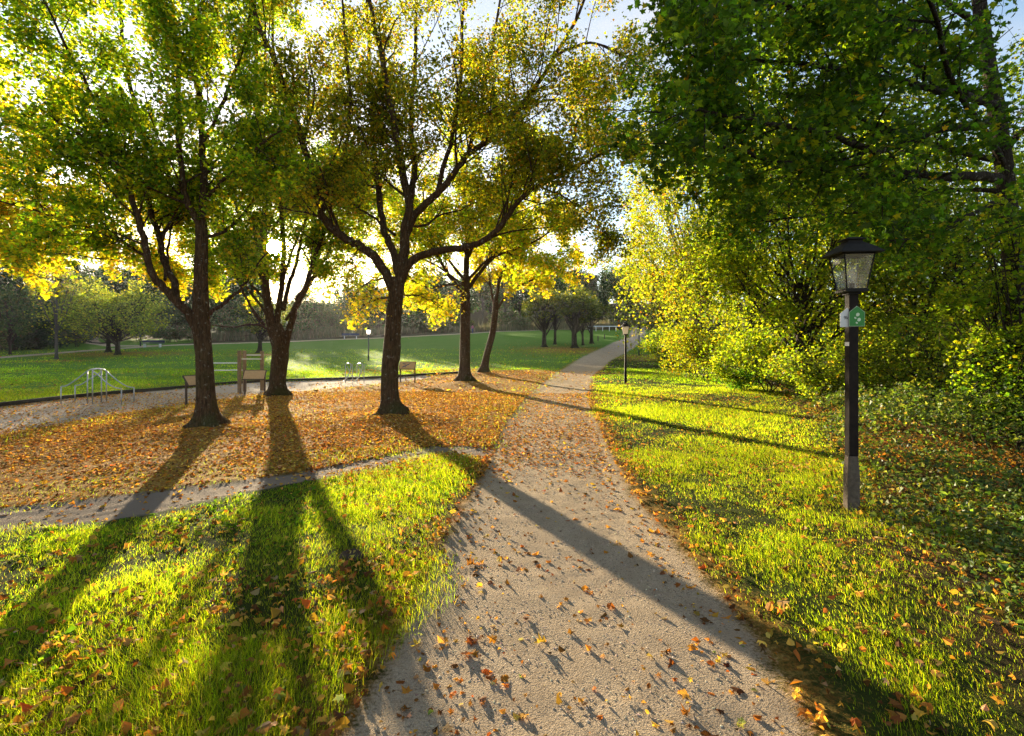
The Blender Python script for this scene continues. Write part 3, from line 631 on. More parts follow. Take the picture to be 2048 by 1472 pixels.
def maple_three():
    b = base_at(784, 838); Y = b[1]
    t = Tree(23, env=lambda p: p[2] > 2.5)
    t.trunk([b, P(781, 800, Y), P(780, 740, Y), P(784, 690, Y), P(786, 640, Y), P(792, 590, Y), P(797, 555, Y)], [.30, .275, .26, .265, .235, .23, .2])
    t.mb.tube(np.array([P(784, 745, Y - .06), P(787, 718, Y - .08), P(789, 699, Y - .08), P(786, 684, Y - .04)]), [.08, .165, .155, .08], 12)
    L = lambda l, r0, r1, kids, dY=0, Lc=2.3, **k: t.limb(PX(l, Y, dY), r0, r1, Lc, kids, **k)
    L([(792, 590), (770, 545), (745, 510), (715, 490), (680, 470), (650, 440), (638, 400), (625, 350), (600, 270), (570, 180), (545, 110), (520, 60), (500, -20), (480, -120)], .16, .05, 24, -1.5, t0=.3)
    L([(800, 560), (785, 500), (768, 460), (760, 400), (757, 370), (750, 320), (745, 250), (740, 150), (735, 0), (730, -120)], .13, .04, 18, 1.3, t0=.3)
    L([(798, 560), (808, 500), (812, 450), (818, 415), (802, 330), (790, 260), (765, 120), (745, 40), (735, -60)], .18, .05, 18, -.4, t0=.4)
    L([(818, 420), (830, 330), (822, 250), (828, 150), (832, 60), (835, -80)], .11, .04, 16, .8)
    L([(812, 470), (830, 430), (860, 400), (890, 370), (912, 340), (940, 305), (975, 280), (1040, 210), (1075, 170), (1110, 110), (1150, 40), (1190, -50)], .13, .035, 24, -1.2, t0=.3)
    L([(800, 565), (822, 525), (850, 508), (890, 500), (940, 492), (985, 470), (1015, 435), (1040, 400), (1080, 370), (1140, 340), (1200, 310), (1245, 288)], .14, .025, 24, -1.8, t0=.4)
    L([(640, 410), (690, 300), (700, 200), (690, 80), (680, -60)], .07, .025, 12, -1.0, 1.9)
    L([(935, 310), (960, 220), (980, 120), (1000, 0), (1010, -100)], .07, .025, 12, .6, 1.9)
    L([(720, 492), (700, 520), (685, 530)], .03, .012, 3, -.3, .8)
    L([(1030, 215), (1110, 200), (1190, 220), (1255, 270)], .05, .012, 16, .8, 1.6)
    L([(1105, 115), (1180, 85), (1255, 115), (1300, 150)], .05, .012, 14, -.6, 1.5)
    L([(1075, 372), (1130, 395), (1180, 430), (1215, 470)], .04, .010, 14, .6, 1.3)
    L([(870, 395), (900, 290), (920, 180), (925, 60), (930, -80)], .08, .03, 13, -2.0, 2.0)
    L([(792, 600), (765, 595), (735, 605), (712, 625)], .035, .01, 5, -.5, .9, t0=.2)
    L([(796, 590), (830, 590), (862, 600), (885, 615)], .035, .01, 8, 1.2, .9, t0=.2)
    L([(790, 560), (745, 560), (720, 580), (705, 600)], .035, .01, 5, 1.4, 1.0, t0=.2)
    L([(812, 450), (850, 450), (880, 430), (920, 420), (960, 400)], .05, .015, 12, 2.0, 1.6)
    L([(790, 470), (740, 430), (700, 400), (680, 330)], .05, .015, 12, 2.2, 1.6)
    def keep(p):
        px = CX + F * p[:, 0] / p[:, 1]; py = HZ - F * (p[:, 2] - CAMH) / p[:, 1]
        px = px + t.r.normal(0, 16, len(px)); py = py + t.r.normal(0, 16, len(py))
        return ~((px > 615) & (px < 700) & (py > 490)) & ~((px > 1000) & (py > 535)) & ~((px < 620) & (py > 400))
    def colfn(p, c, R):
        y = pick(YELLOW, len(p), R); f = np.clip((4.6 - p[:, 2]) / 1.4, 0, .85); return np.where((R.uniform(size=len(p)) < f)[:, None], y, c)
    t.finish('maple_tree', b, 'tallest middle maple with knobbly trunk and long curved limbs beside the path', 'tree', 'maples around the leaf bed', OLIVE, 104000, .066, keep=keep, colfn=colfn)
maple_three()
def maple_four():
    b = base_at(930, 768); Y = b[1]
    t = Tree(24, env=lambda p: p[2] > 3.0, step=.5)
    t.trunk([b, P(930, 720, Y), P(930, 660, Y), P(931, 600, Y), P(932, 560, Y)], [.36, .32, .3, .29, .24])
    L = lambda l, r0, r1, kids, dY=0, Lc=2.9, **k: t.limb(PX(l, Y, dY), r0, r1, Lc, kids, **k)
    L([(932, 570), (933, 520), (934, 470), (930, 400), (925, 320), (920, 250)], .2, .06, 22, 0)
    L([(930, 590), (905, 560), (880, 520), (862, 480), (850, 430), (845, 370)], .13, .04, 16, -1)
    L([(935, 580), (960, 545), (990, 510), (1012, 470), (1030, 420), (1045, 360)], .13, .04, 16, 1)
    L([(936, 560), (975, 520), (1025, 500), (1075, 480), (1110, 450)], .1, .03, 14, -2)
    L([(930, 570), (900, 570), (860, 575), (825, 560), (800, 530)], .07, .02, 11, -2, 2.2)
    L([(934, 520), (955, 470), (975, 400), (985, 330)], .1, .04, 14, 2)
    L([(928, 560), (880, 500), (820, 450), (760, 420), (715, 410)], .1, .02, 18, 2.5)
    L([(928, 570), (870, 530), (800, 500), (740, 500)], .08, .02, 14, 1.0)
    L([(934, 500), (985, 420), (1040, 340), (1085, 290)], .09, .02, 14, -1.0)
    t.finish('maple_tree', b, 'straight single-trunk yellow-green maple behind the middle maple, beside the path', 'tree', 'maples around the leaf bed', YELLOW + GREEN[:3], 46000, .12, kind='lobed')
maple_four()
def maple_five():
    b = base_at(968, 748); Y = b[1]
    t = Tree(25, env=lambda p: p[2] > 3.6, step=.5)
    t.trunk([b, P(974, 710, Y), P(984, 670, Y), P(990, 630, Y), P(992, 600, Y)], [.31, .25, .24, .23, .2], flare=1.4)
    L = lambda l, r0, r1, kids, dY=0, Lc=3.0, **k: t.limb(PX(l, Y, dY), r0, r1, Lc, kids, **k)
    L([(991, 610), (998, 565), (1012, 530), (1025, 490), (1030, 440)], .16, .05, 16, 0)
    L([(990, 625), (1012, 592), (1040, 570), (1080, 555), (1120, 540), (1150, 520)], .12, .03, 16, -1)
    L([(990, 620), (982, 580), (978, 540), (970, 490)], .1, .03, 12, 1)
    L([(1010, 540), (1050, 500), (1090, 470), (1130, 450)], .1, .03, 12, 2)
    t.finish('maple_tree', b, 'slender leaning maple with yellow crown, farthest of the trees by the leaf bed', 'tree', 'maples around the leaf bed', YELLOW, 22000, .14, kind='quad')
maple_five()
print('maples', time.time() - T0)

def maple_left():
    Y = 16.0; x = (-230 - CX) / F * Y; b = np.array([x, Y, float(gz(x, Y))])
    t = Tree(26, env=lambda p: p[2] > 2.9, step=.45)
    t.trunk([b, b + [0, 0, 1.5], b + [.1, 0, 3.2]], [.3, .26, .24])
    for l, r0, kids, dY in (([(-228, 600), (-150, 540), (-60, 510), (40, 500), (140, 510), (230, 520)], .12, 18, .5), ([(-228, 580), (-130, 480), (-20, 420), (80, 400), (180, 390)], .12, 18, 1.5), ([(-228, 590), (-100, 520), (60, 470), (200, 480), (320, 520)], .11, 24, 3.0), ([(-228, 575), (-100, 450), (80, 380), (240, 380), (340, 420)], .11, 24, 3.5), ([(-228, 560), (-160, 400), (-60, 290), (40, 230), (120, 200)], .13, 18, 0), ([(-228, 560), (-200, 350), (-120, 180), (-40, 60)], .13, 16, 2)):
        t.limb(PX(l, Y, dY), r0, .02, 2.3, kids)
    t.finish('maple_tree', b, 'yellow maple reaching in from beyond the left edge of the meadow', 'tree', None, YELLOW, 40000, .115)
maple_left()

# --- overhanging tree at the right
def big_right():
    Y = 9.6; x = (2035 - CX) / F * Y; b = np.array([x, Y, float(gz(x, Y))])
    def env(p):
        px = CX + F * p[0] / max(p[1], .5); py = HZ - F * (p[2] - CAMH) / max(p[1], .5)
        lo = np.interp(px, [1250, 1330, 1450, 1600, 1700, 1800, 1950, 2048], [330, 430, 520, 500, 475, 560, 640, 660])
        return py < lo and p[1] > 3.6
    t = Tree(31, env=env, dens=(1.6, 2.8, 3.5), upb=(.02, .0, -.02), step=.3)
    t.trunk([b, P(2030, 620, Y), P(2020, 480, Y), P(2008, 330, Y), P(1990, 200, Y), P(1965, 60, Y), P(1945, -120, Y)], [.22, .2, .18, .17, .16, .14, .12])
    L = lambda l, r0, r1, kids, Y0=Y, dY=0, Lc=1.8, **k: t.limb(PX(l, Y0, dY), r0, r1, Lc, kids, up=.0, flat=.3, **k)
    L([(2010, 360), (1950, 352), (1870, 352), (1800, 346), (1740, 355), (1680, 345), (1600, 330), (1540, 322), (1480, 300), (1400, 290)], .12, .016, 30, Y, -2.6)
    L([(2005, 240), (1940, 252), (1870, 258), (1810, 285), (1740, 300), (1660, 270), (1560, 250), (1450, 230), (1370, 220)], .12, .016, 30, Y, -3.2)
    L([(2000, 215), (1960, 200), (1900, 185), (1840, 172), (1740, 150), (1620, 130), (1500, 120), (1380, 110)], .11, .016, 30, Y, -2.4)
    L([(2008, 400), (1980, 410), (1920, 440), (1860, 470), (1800, 480), (1740, 470)], .06, .014, 18, Y, -2.4, 1.4)
    L([(2008, 385), (1930, 380), (1840, 385), (1740, 420), (1640, 430), (1540, 440), (1470, 450)], .06, .014, 24, Y, 1.5, 1.6)
    L([(1985, 150), (1900, 90), (1780, 50), (1640, 20), (1500, 0), (1380, 0)], .08, .016, 28, Y, -3.8)
    L([(1970, 60), (1850, -20), (1700, -60), (1560, -80), (1440, -60)], .08, .016, 22, Y, -2.5)
    L([(1990, 200), (1880, 150), (1720, 80), (1560, 60), (1440, 60)], .08, .016, 26, Y, .8)
    L([(2005, 320), (1900, 300), (1760, 250), (1600, 200), (1450, 170), (1340, 180)], .08, .016, 28, Y, 1.6)
    L([(2010, 300), (2060, 250), (2140, 200), (2240, 180)], .08, .02, 12, Y, -1.5)
    L([(2008, 430), (2060, 440), (2120, 460)], .05, .02, 8, Y, -2.5, 1.2)
    L([(2008, 330), (1960, 250), (1900, 150), (1860, 0), (1830, -100)], .07, .02, 20, Y, -4.4, 1.4)
    t.finish('lime_tree', b, 'huge dark green tree overhanging the lamp from the right edge', 'tree', None, DKGREEN, 44000, .083, kind='maple', bark='bark_dark', keep=lambda p: np.array([env(q) for q in p]) & (p[:, 1] > 3.4) & ((t.r.uniform(size=len(p)) < .6) | (CX + F * p[:, 0] / p[:, 1] < 1760)), spread=.12)
big_right()
print('right tree', time.time() - T0)

# --- generic broadleaf / shrub builder (clumped crown on limbs)
def round_tree(name, b, H, crown_r, crown_z0, pal, n, size, seed, label, cat='tree', group=None, bark='bark_dark', leaf='leaf', kind='quad', stems=1, trunk_r=.2, nl=9, Lc=None, sparse=.0, lean=(0, 0), lobes=26, squash=1.0, thin=False):
    """b base; limbs spread to leaf clumps filling an uneven ellipsoid"""
    R = np.random.default_rng(seed); t = Tree(seed); b = np.asarray(b, float)
    cz = (H + crown_z0) / 2; hz = (H - crown_z0) / 2
    cen = b + np.array([lean[0], lean[1], cz])
    t.anch = []
    pts = []
    for i in range(lobes):
        d = nrm(R.normal(0, 1, 3)); rr = R.uniform(.35, 1) ** .6
        pts.append(cen + d * rr * np.array([crown_r, crown_r * squash, hz]) * R.uniform(.75, 1.08))
    pts = np.array(pts); pts[:, 2] = np.maximum(pts[:, 2], b[2] + crown_z0 * .9)
    for si in range(stems):
        off = np.array([R.normal(0, .25 * (stems > 1)), R.normal(0, .25 * (stems > 1)), 0])
        top = cen + np.array([R.normal(0, crown_r * .25 * (stems > 1)), R.normal(0, crown_r * .25 * (stems > 1)), -hz * .2])
        tp = np.array([b + off, b + off * 1.3 + (top - b) * .35 + R.normal(0, .06, 3) * [1, 1, 0], top])
        if stems == 1: t.trunk(tp, [trunk_r, trunk_r * .85, trunk_r * .6], 1.5, 10, 5)
        else: t.mb.tube(spline(tp), np.linspace(trunk_r, trunk_r * .4, 9), 6, caps=False)
        lo = spline(tp)
        for q in pts[si::stems]:
            i = int(R.uniform(.45, .95) * (len(lo) - 1)); p0 = lo[i]; mid = (p0 + q) / 2 + np.array([0, 0, -.06 * np.linalg.norm(q - p0)]) + R.normal(0, .08 * crown_r, 3) * .5
            br = spline([p0, mid, q], 3); t.mb.tube(br, np.linspace(trunk_r * .32, .01, len(br)), 5, caps=False)
            for j in range(5):
                e = q + R.normal(0, .24, 3) * np.array([crown_r, crown_r * squash, hz]); bb = spline([br[len(br) // 2 + 1], (br[-2] + e) / 2 + R.normal(0, .1, 3), e], 2)
                t.mb.tube(bb, np.linspace(max(.008, trunk_r * .1), .004, len(bb)), 3, caps=False)
    lob = R.uniform(.12, .42, lobes) * (1.25 if cat == 'shrub' else 1)
    m = n * 2; i = R.integers(0, lobes, m); d = R.normal(0, 1, (m, 3)); d /= np.linalg.norm(d, axis=1)[:, None]
    rr = R.uniform(.3, 1.05, m) ** .5
    A = pts[i] + d * (rr * lob[i])[:, None] * np.array([crown_r, crown_r * squash, max(hz, crown_r * .6)]) * 1.25
    nz = np.sin(A[:, 0] * 2.3 + seed) * np.sin(A[:, 1] * 2.1) * np.sin(A[:, 2] * 2.9 + 1)
    A = A[(nz > -.25 - R.uniform(0, .5, m) + sparse + (.2 if cat == 'shrub' else 0)) & (A[:, 2] > b[2] + min(.12, crown_z0 * .8 + .05))]
    t.anch = [A]
    return t.finish(name, b, label, cat, group, pal, min(n, len(A)), size, kind, bark, leaf, .8, .03, thin=thin)

def at(px, Y): x = (px - CX) / F * Y; return np.array([x, Y, float(gz(x, Y))])
YG = [((0.22, 0.228, 0.014), 3), ((0.16, 0.19, 0.014), 3), ((0.3, 0.237, 0.018), 1.6), ((0.09, 0.123, 0.011), 2.4), ((0.34, 0.162, 0.018), 0.5)]
MG = [((0.123, 0.184, 0.013), 3), ((0.19, 0.23, 0.014), 3), ((0.076, 0.12, 0.011), 2), ((0.266, 0.248, 0.018), 1.3)]
SHR = [((.12, .17, .016), 3), ((.18, .22, .02), 3), ((.22, .23, .03), 1.6), ((.055, .09, .014), 2.5), ((.34, .22, .03), .4)]
# yellow-green trees lining the right of the path
round_tree('maple_tree', at(1405, 36), 21.5, 5.6, .9, YG, 34000, .16, 41, 'tall yellow-green maple rising behind the second lamp', group='trees lining the path on the right', kind='lobed', trunk_r=.22, lobes=46)
round_tree('maple_tree', at(1340, 50), 17.0, 5.2, .9, YG, 20000, .2, 42, 'yellow tree farthest along the right side of the path', group='trees lining the path on the right', trunk_r=.2, lobes=40)
round_tree('maple_tree', at(1510, 27), 15.5, 4.4, .8, MG + YG[:2], 26000, .14, 43, 'yellowish maple between the path lamp and the overhanging tree', group='trees lining the path on the right', kind='lobed', trunk_r=.2, lobes=46)
round_tree('maple_tree', at(1600, 17.5), 9.5, 3.3, .7, MG + YG[:1], 30000, .105, 44, 'green maple with drooping lower branches behind the near lamp', group='trees lining the path on the right', kind='lobed', trunk_r=.18, lobes=46)
round_tree('hazel_tree', at(1830, 17), 8.5, 3.6, 1.6, SHR, 17000, .10, 45, 'small leafy tree with slanting stems behind the near lamp', group='trees lining the path on the right', stems=4, trunk_r=.09, lobes=46)
round_tree('hazel_tree', at(1990, 15), 8.0, 3.4, 1.8, SHR, 16000, .095, 46, 'pale leafy hazel at the right edge above the brambles', group='trees lining the path on the right', stems=5, trunk_r=.08, lobes=46)
round_tree('hazel_tree', at(2030, 8.8), 4.3, 1.25, 1.0, MG, 9000, .07, 49, 'nearest leafy hazel covering the lower trunk at the right edge', group='trees lining the path on the right', stems=4, trunk_r=.03, lobes=34)
round_tree('hazel_tree', at(1720, 26), 17.0, 5.0, .8, MG, 20000, .16, 47, 'dense tree filling the gap behind the near lamp head', group='trees lining the path on the right', trunk_r=.15, lobes=46)
round_tree('hazel_tree', at(1960, 24), 17.0, 5.4, .8, SHR, 20000, .16, 48, 'tall back tree behind the hazels at the right edge', group='trees lining the path on the right', trunk_r=.15, lobes=46)
# shrubs on the right
round_tree('shrub', at(1405, 28), 3.4, 2.3, .15, YG, 11000, .10, 51, 'round yellow-green shrub right of the second lamp', 'shrub', 'shrubs on the right bank', stems=5, trunk_r=.04, lobes=34)
round_tree('shrub', at(1340, 38), 3.0, 2.0, .15, MG, 5000, .13, 52, 'dark low shrub where the path disappears', 'shrub', 'shrubs on the right bank', stems=4, trunk_r=.04, lobes=26)
round_tree('shrub', at(1530, 20), 2.6, 1.9, .1, MG, 9000, .09, 53, 'leafy green shrub at the end of the right lawn', 'shrub', 'shrubs on the right bank', stems=5, trunk_r=.03, lobes=30)
round_tree('shrub', at(1475, 21.5), .95, .75, .05, [((.07, .17, .02), 1), ((.11, .22, .025), 1)], 3000, .075, 54, 'small bright green bush on the edge of the right lawn', 'shrub', 'shrubs on the right bank', stems=4, trunk_r=.015, lobes=18)
round_tree('shrub', at(1660, 15.5), 2.2, 1.6, .1, SHR, 8000, .08, 55, 'bushy shrub just left of the near lamp post', 'shrub', 'shrubs on the right bank', stems=5, trunk_r=.03, lobes=28)
round_tree('shrub', at(1885, 13.2), 2.5, 1.7, .2, SHR, 8000, .075, 56, 'shrub with crooked bare stems right of the near lamp', 'shrub', 'shrubs on the right bank', stems=6, trunk_r=.045, lobes=26)
round_tree('shrub', at(2060, 8.7), 2.3, 1.0, .1, DKGREEN[:4], 6500, .06, 57, 'dense shrub at the right edge beside the overhanging tree', 'shrub', 'shrubs on the right bank', stems=5, trunk_r=.03, lobes=26)
round_tree('shrub', at(1760, 17.5), 2.3, 1.8, .1, SHR, 7000, .085, 58, 'shrub in the shade behind the near lamp post', 'shrub', 'shrubs on the right bank', stems=5, trunk_r=.03, lobes=26)
print('shrubs', time.time() - T0)

# bramble mounds and ivy carpet
def build_ivy():
    r = np.random.default_rng(61); parts = []
    pal = [((.05, .09, .014), 3), ((.09, .14, .018), 3), ((.15, .20, .022), 2.4), ((.24, .24, .05), 1), ((.035, .055, .012), 1.6), ((.3, .2, .06), .25)]
    for y0, y1, dens, size, kind in ((2.2, 5, 1050, .04, 'lobed'), (5, 8, 560, .05, 'lobed'), (8, 13, 520, .06, 'lobed'), (13, 20, 230, .085, 'quad'), (20, 34, 45, .14, 'quad')):
        X, Y = sample(y0, y1, dens, r, 1.2, .4); k = X > 1.0; X, Y = X[k], Y[k]
        di = sdist(X, Y, IVY); n = wob(X * 1.6, Y * 1.6) * .6; n2 = wob(X * 4, Y * 4, 1) * .4
        p = np.clip(-.12 - di / 1.1 + .35 * n2 + .2 * n, 0, .95)
        k = r.uniform(size=len(X)) < p; X, Y, di, n, n2 = X[k], Y[k], di[k], n[k], n2[k]; N = len(X)
        top = np.clip(-di / 1.5, 0, 1) * np.where(Y > 6.6, np.clip((Y - 6.0) / 3.6, .1, 1.15), .12) * np.clip(.6 + .4 * n + .3 * n2, .12, 1.5) * 1.05 + .05
        Z = gz(X, Y) + top * r.uniform(.15, 1.0, N) ** .5 + .01
        parts.append(leaves_arrays(np.stack([X, Y, Z], 1), size * r.lognormal(0, .28, N), pick(pal, N, r, .25), kind, r, .6, .3))
    a = join_arrays(parts)
    tag(mesh_np('ground_cover', a[0], a[1], a[2], M['ivy'], a[3]), 'ivy and bramble carpet under the shrubs on the right', 'ground cover', kind='stuff')
build_ivy()

# ------------------------------------------------------------------ far trees
FT = [((.035, .085, .02), 3), ((.06, .12, .024), 3), ((.10, .14, .03), 1.5), ((.13, .11, .035), .7)]
FB = [((0.135, 0.115, 0.054), 3), ((0.176, 0.135, 0.068), 2), ((0.108, 0.121, 0.047), 2), ((0.23, 0.162, 0.068), 1)]
FD = [((.014, .04, .014), 3), ((.024, .055, .018), 3), ((.04, .07, .022), 1)]
APPLE = [((0.135, 0.176, 0.034), 3), ((0.216, 0.243, 0.041), 3), ((0.324, 0.311, 0.047), 1.4), ((0.095, 0.121, 0.027), 2)]
APPLE_D = [((0.065, 0.085, 0.026), 3), ((0.104, 0.117, 0.033), 3), ((0.169, 0.156, 0.039), 1.2), ((0.046, 0.058, 0.021), 2)]
def conifer(b, H, rad, seed, label, group):
    R = np.random.default_rng(seed); t = Tree(seed)
    t.trunk([b, b + [0, 0, H * .5], b + [0, 0, H]], [.22, .14, .02], 1.3, 8)
    A = []
    for z in np.arange(.9, H - .2, .42):
        L = rad * (1 - z / H) ** .75 * R.uniform(.85, 1.1)
        for k in range(9):
            a = R.uniform(0, 6.28); e = b + np.array([math.cos(a) * L, math.sin(a) * L, z - .22 * L + R.normal(0, .1)]); p0 = b + np.array([0, 0, z])
            t.mb.tube(np.array([p0, (p0 + e) / 2 + [0, 0, .06], e]), [.03, .018, .006], 3, caps=False)
            f = R.uniform(.15, 1, int(16 * L / rad + 5))[:, None]; A.append(p0 + (e - p0) * f + R.normal(0, .09, (len(f), 3)) * np.array([1.6, 1.6, .8]))
    t.anch = [np.vstack(A)]
    return t.finish('conifer', b, label, 'tree', group, FD, 7000, .3, 'quad', 'bark_dark', 'far_leaf', .5, .14, thin=False)
GRP = 'woodland trees beyond the meadow'
O = np.zeros(3)
lab = ['dark conifer in the woodland beyond the meadow', 'dull green broadleaf tree in the woodland beyond the meadow', 'brownish half bare tree in the woodland beyond the meadow', 'low grey-green bush along the far meadow path', 'thin pale-stemmed tree in the woodland beyond the meadow']
def far_at(px, Y): return at(px, Y)
b0 = far_at(30, 58); pr_con = conifer(b0, 13.5, 3.0, 71, lab[0], GRP)
b1 = far_at(800, 112); pr_br = round_tree('woodland_tree', b1, 12, 4.2, .8, FT, 6500, .36, 72, lab[1], group=GRP, leaf='far_leaf', trunk_r=.25, lobes=40)
b2 = far_at(600, 92); pr_bn = round_tree('woodland_tree', b2, 9.0, 3.4, .8, FB[:1] + FT, 4200, .3, 73, lab[2], group=GRP, leaf='far_leaf', trunk_r=.16, lobes=34, sparse=.12)
b3 = far_at(560, 80); pr_bu = round_tree('bush', b3, 2.6, 2.2, .08, FT + FB[:2], 3200, .2, 74, lab[3], 'bush', 'bushes along the far meadow path', leaf='far_leaf', stems=4, trunk_r=.04, lobes=24)
b4 = far_at(1010, 116); pr_bi = round_tree('woodland_tree', b4, 13, 2.2, 5.0, FB + FT, 2600, .3, 75, lab[4], group=GRP, leaf='far_leaf', bark='bark_grey', trunk_r=.2, lobes=22, sparse=.1)
H0 = {id(pr_con): 13.5, id(pr_br): 12, id(pr_bn): 9.0, id(pr_bu): 2.6, id(pr_bi): 13}
Rf = np.random.default_rng(88)
def put(pr, px, Y, top=None, s=None):
    b = far_at(px, Y); H = H0[id(pr)]
    if top is not None: s = (CAMH - (top - HZ) / F * Y - b[2]) / H
    w = s * Rf.uniform(.9, 1.15)
    copy_tree(pr, b, Rf.uniform(0, 6.28), (w, w, s))
# tall dark wood at the left
for px, Y, top in ((-330, 54, 440), (-240, 58, 450), (-160, 55, 440), (-90, 60, 455), (-40, 56, 470), (75, 60, 480), (60, 66, 470), (120, 68, 500), (150, 76, 520), (-10, 70, 450), (-120, 72, 430)):
    put(pr_con, px, Y, top)
for px, Y, top in ((20, 52, 560), (-100, 50, 540), (110, 62, 570), (170, 74, 540), (220, 86, 530), (270, 90, 535), (320, 92, 530), (365, 94, 545), (410, 96, 535), (455, 95, 545), (495, 97, 535), (195, 95, 520), (300, 105, 515), (440, 108, 520), (240, 78, 600), (380, 84, 610)):
    put(pr_br, px, Y, top)
for px, Y, top in ((535, 93, 600), (570, 96, 603), (640, 96, 606), (670, 98, 604), (700, 102, 590), (735, 106, 570), (345, 84, 590), (470, 86, 595), (780, 108, 575), (900, 112, 580), (560, 104, 596), (625, 106, 600)):
    put(pr_bn, px, Y, top)
for px, Y, top in ((690, 112, 565), (740, 118, 552), (840, 118, 545), (880, 120, 540), (930, 122, 545), (980, 126, 535), (1040, 126, 530), (1095, 128, 535), (1150, 130, 530), (1205, 130, 535), (1260, 132, 525), (1320, 130, 520), (1390, 126, 520), (650, 116, 596), (590, 114, 597), (860, 130, 540), (1010, 136, 530), (1130, 138, 530), (1240, 140, 525)):
    put(pr_br, px, Y, top)
for px, Y, top in ((965, 118, 540), (1075, 122, 550), (1180, 124, 540), (905, 116, 560)): put(pr_bi, px, Y, top)
for px, Y, top, wf in ((500, 97, 522, .5), (519, 98, 526, .42), (440, 97, 540, .8)):  # extra slim trees added to the wood to cast shade on the leaf bed
    b = far_at(px, Y); s_ = (CAMH - (top - HZ) / F * Y - b[2]) / 12; copy_tree(pr_br, b, Rf.uniform(0, 6.28), (s_ * wf, s_ * wf, s_))
for k in range(46):
    px = Rf.uniform(-60, 1330); Yp = np.interp(px, [-60, 0, 300, 600, 1000, 1200, 1330], [48, 51, 69, 79, 108, 114, 118]) + Rf.uniform(1.5, 9)
    if 150 < px < 270: Yp += 18
    put(pr_bu, px, Yp, s=Rf.uniform(.6, 1.35))
print('far', time.time() - T0)
# dry reeds along the far path
def reeds():
    r = np.random.default_rng(91); n = 16000; px = r.uniform(420, 1300, n); Y = np.interp(px, [420, 600, 1000, 1300], [74, 78, 107, 117]) + np.abs(r.normal(0, 2.2, n)) + 1.2
    X = (px - CX) / F * Y; Z = gz(X, Y); h = r.lognormal(.1, .35, n) * .95; a = r.uniform(0, 6.28, n); w = .06
    B = np.stack([X, Y, Z], 1); wv = np.stack([np.cos(a), np.sin(a), 0 * a], 1) * w; tip = np.stack([r.normal(0, .2, n), r.normal(0, .2, n), h], 1)
    V = np.stack([B - wv, B + wv, B + tip], 1).reshape(-1, 3)
    c = np.repeat(pick([((.24, .19, .11), 3), ((.17, .15, .08), 3), ((.10, .13, .05), 2)], n, r), 3, 0)
    tag(mesh_np('dry_grass', V, np.arange(3 * n), np.arange(n) * 3, M['far_leaf'], c), 'tall dry grass along the far side of the meadow path', 'dry grass', kind='stuff')
reeds()
# trees standing on the meadow
def meadow_tree(px, py, top, half, z0, pal, n, size, seed, label, group, r=.2, **k):
    b = base_at(px, py); Y = b[1]; H = CAMH - (top - HZ) / F * Y - b[2]
    return round_tree('meadow_tree', b, H, half / F * Y, z0, pal, n, size, seed, label, group=group, trunk_r=r, **k)
meadow_tree(217, 705, 560, 95, 2.0, APPLE, 8500, .19, 101, 'rounded yellow-green tree on the meadow, left one of a pair', 'pair of round trees on the meadow', .26, lobes=44)
meadow_tree(236, 710, 575, 100, 1.7, APPLE, 8500, .19, 102, 'rounded yellow-green tree on the meadow, thicker one of a pair', 'pair of round trees on the meadow', .3, lobes=44)
meadow_tree(113, 718, 500, 42, 4.5, FB + APPLE[:2], 1500, .2, 103, 'slim bare-stemmed young tree on the left meadow', None, .16, bark='bark_grey', lobes=16)
meadow_tree(519, 706, 600, 52, 2.2, APPLE_D, 4500, .2, 104, 'dark green tree on the meadow behind the double trunk', None, .28, lobes=30)
G5 = 'dark trees on the far meadow'
meadow_tree(1088, 694, 575, 42, 3.3, APPLE_D, 3600, .24, 105, 'straight dark tree on the far meadow, leftmost of the five', G5, .38, lobes=26)
meadow_tree(1110, 689, 590, 32, 3.3, APPLE_D, 2800, .24, 106, 'thin dark tree behind the leftmost trunk of the five', G5, .25, lobes=22)
meadow_tree(1149, 696, 570, 50, 3.3, APPLE_D, 4500, .24, 107, 'thick forked dark tree in the middle of the five', G5, .45, lobes=30)
meadow_tree(1166, 690, 590, 34, 3.3, APPLE_D, 2800, .24, 108, 'very thin dark tree just right of the forked tree', G5, .2, lobes=22)
meadow_tree(1183, 687, 588, 40, 3.3, APPLE_D, 3200, .24, 109, 'rightmost dark tree of the five on the far meadow', G5, .32, lobes=24)
print('meadow trees', time.time() - T0)

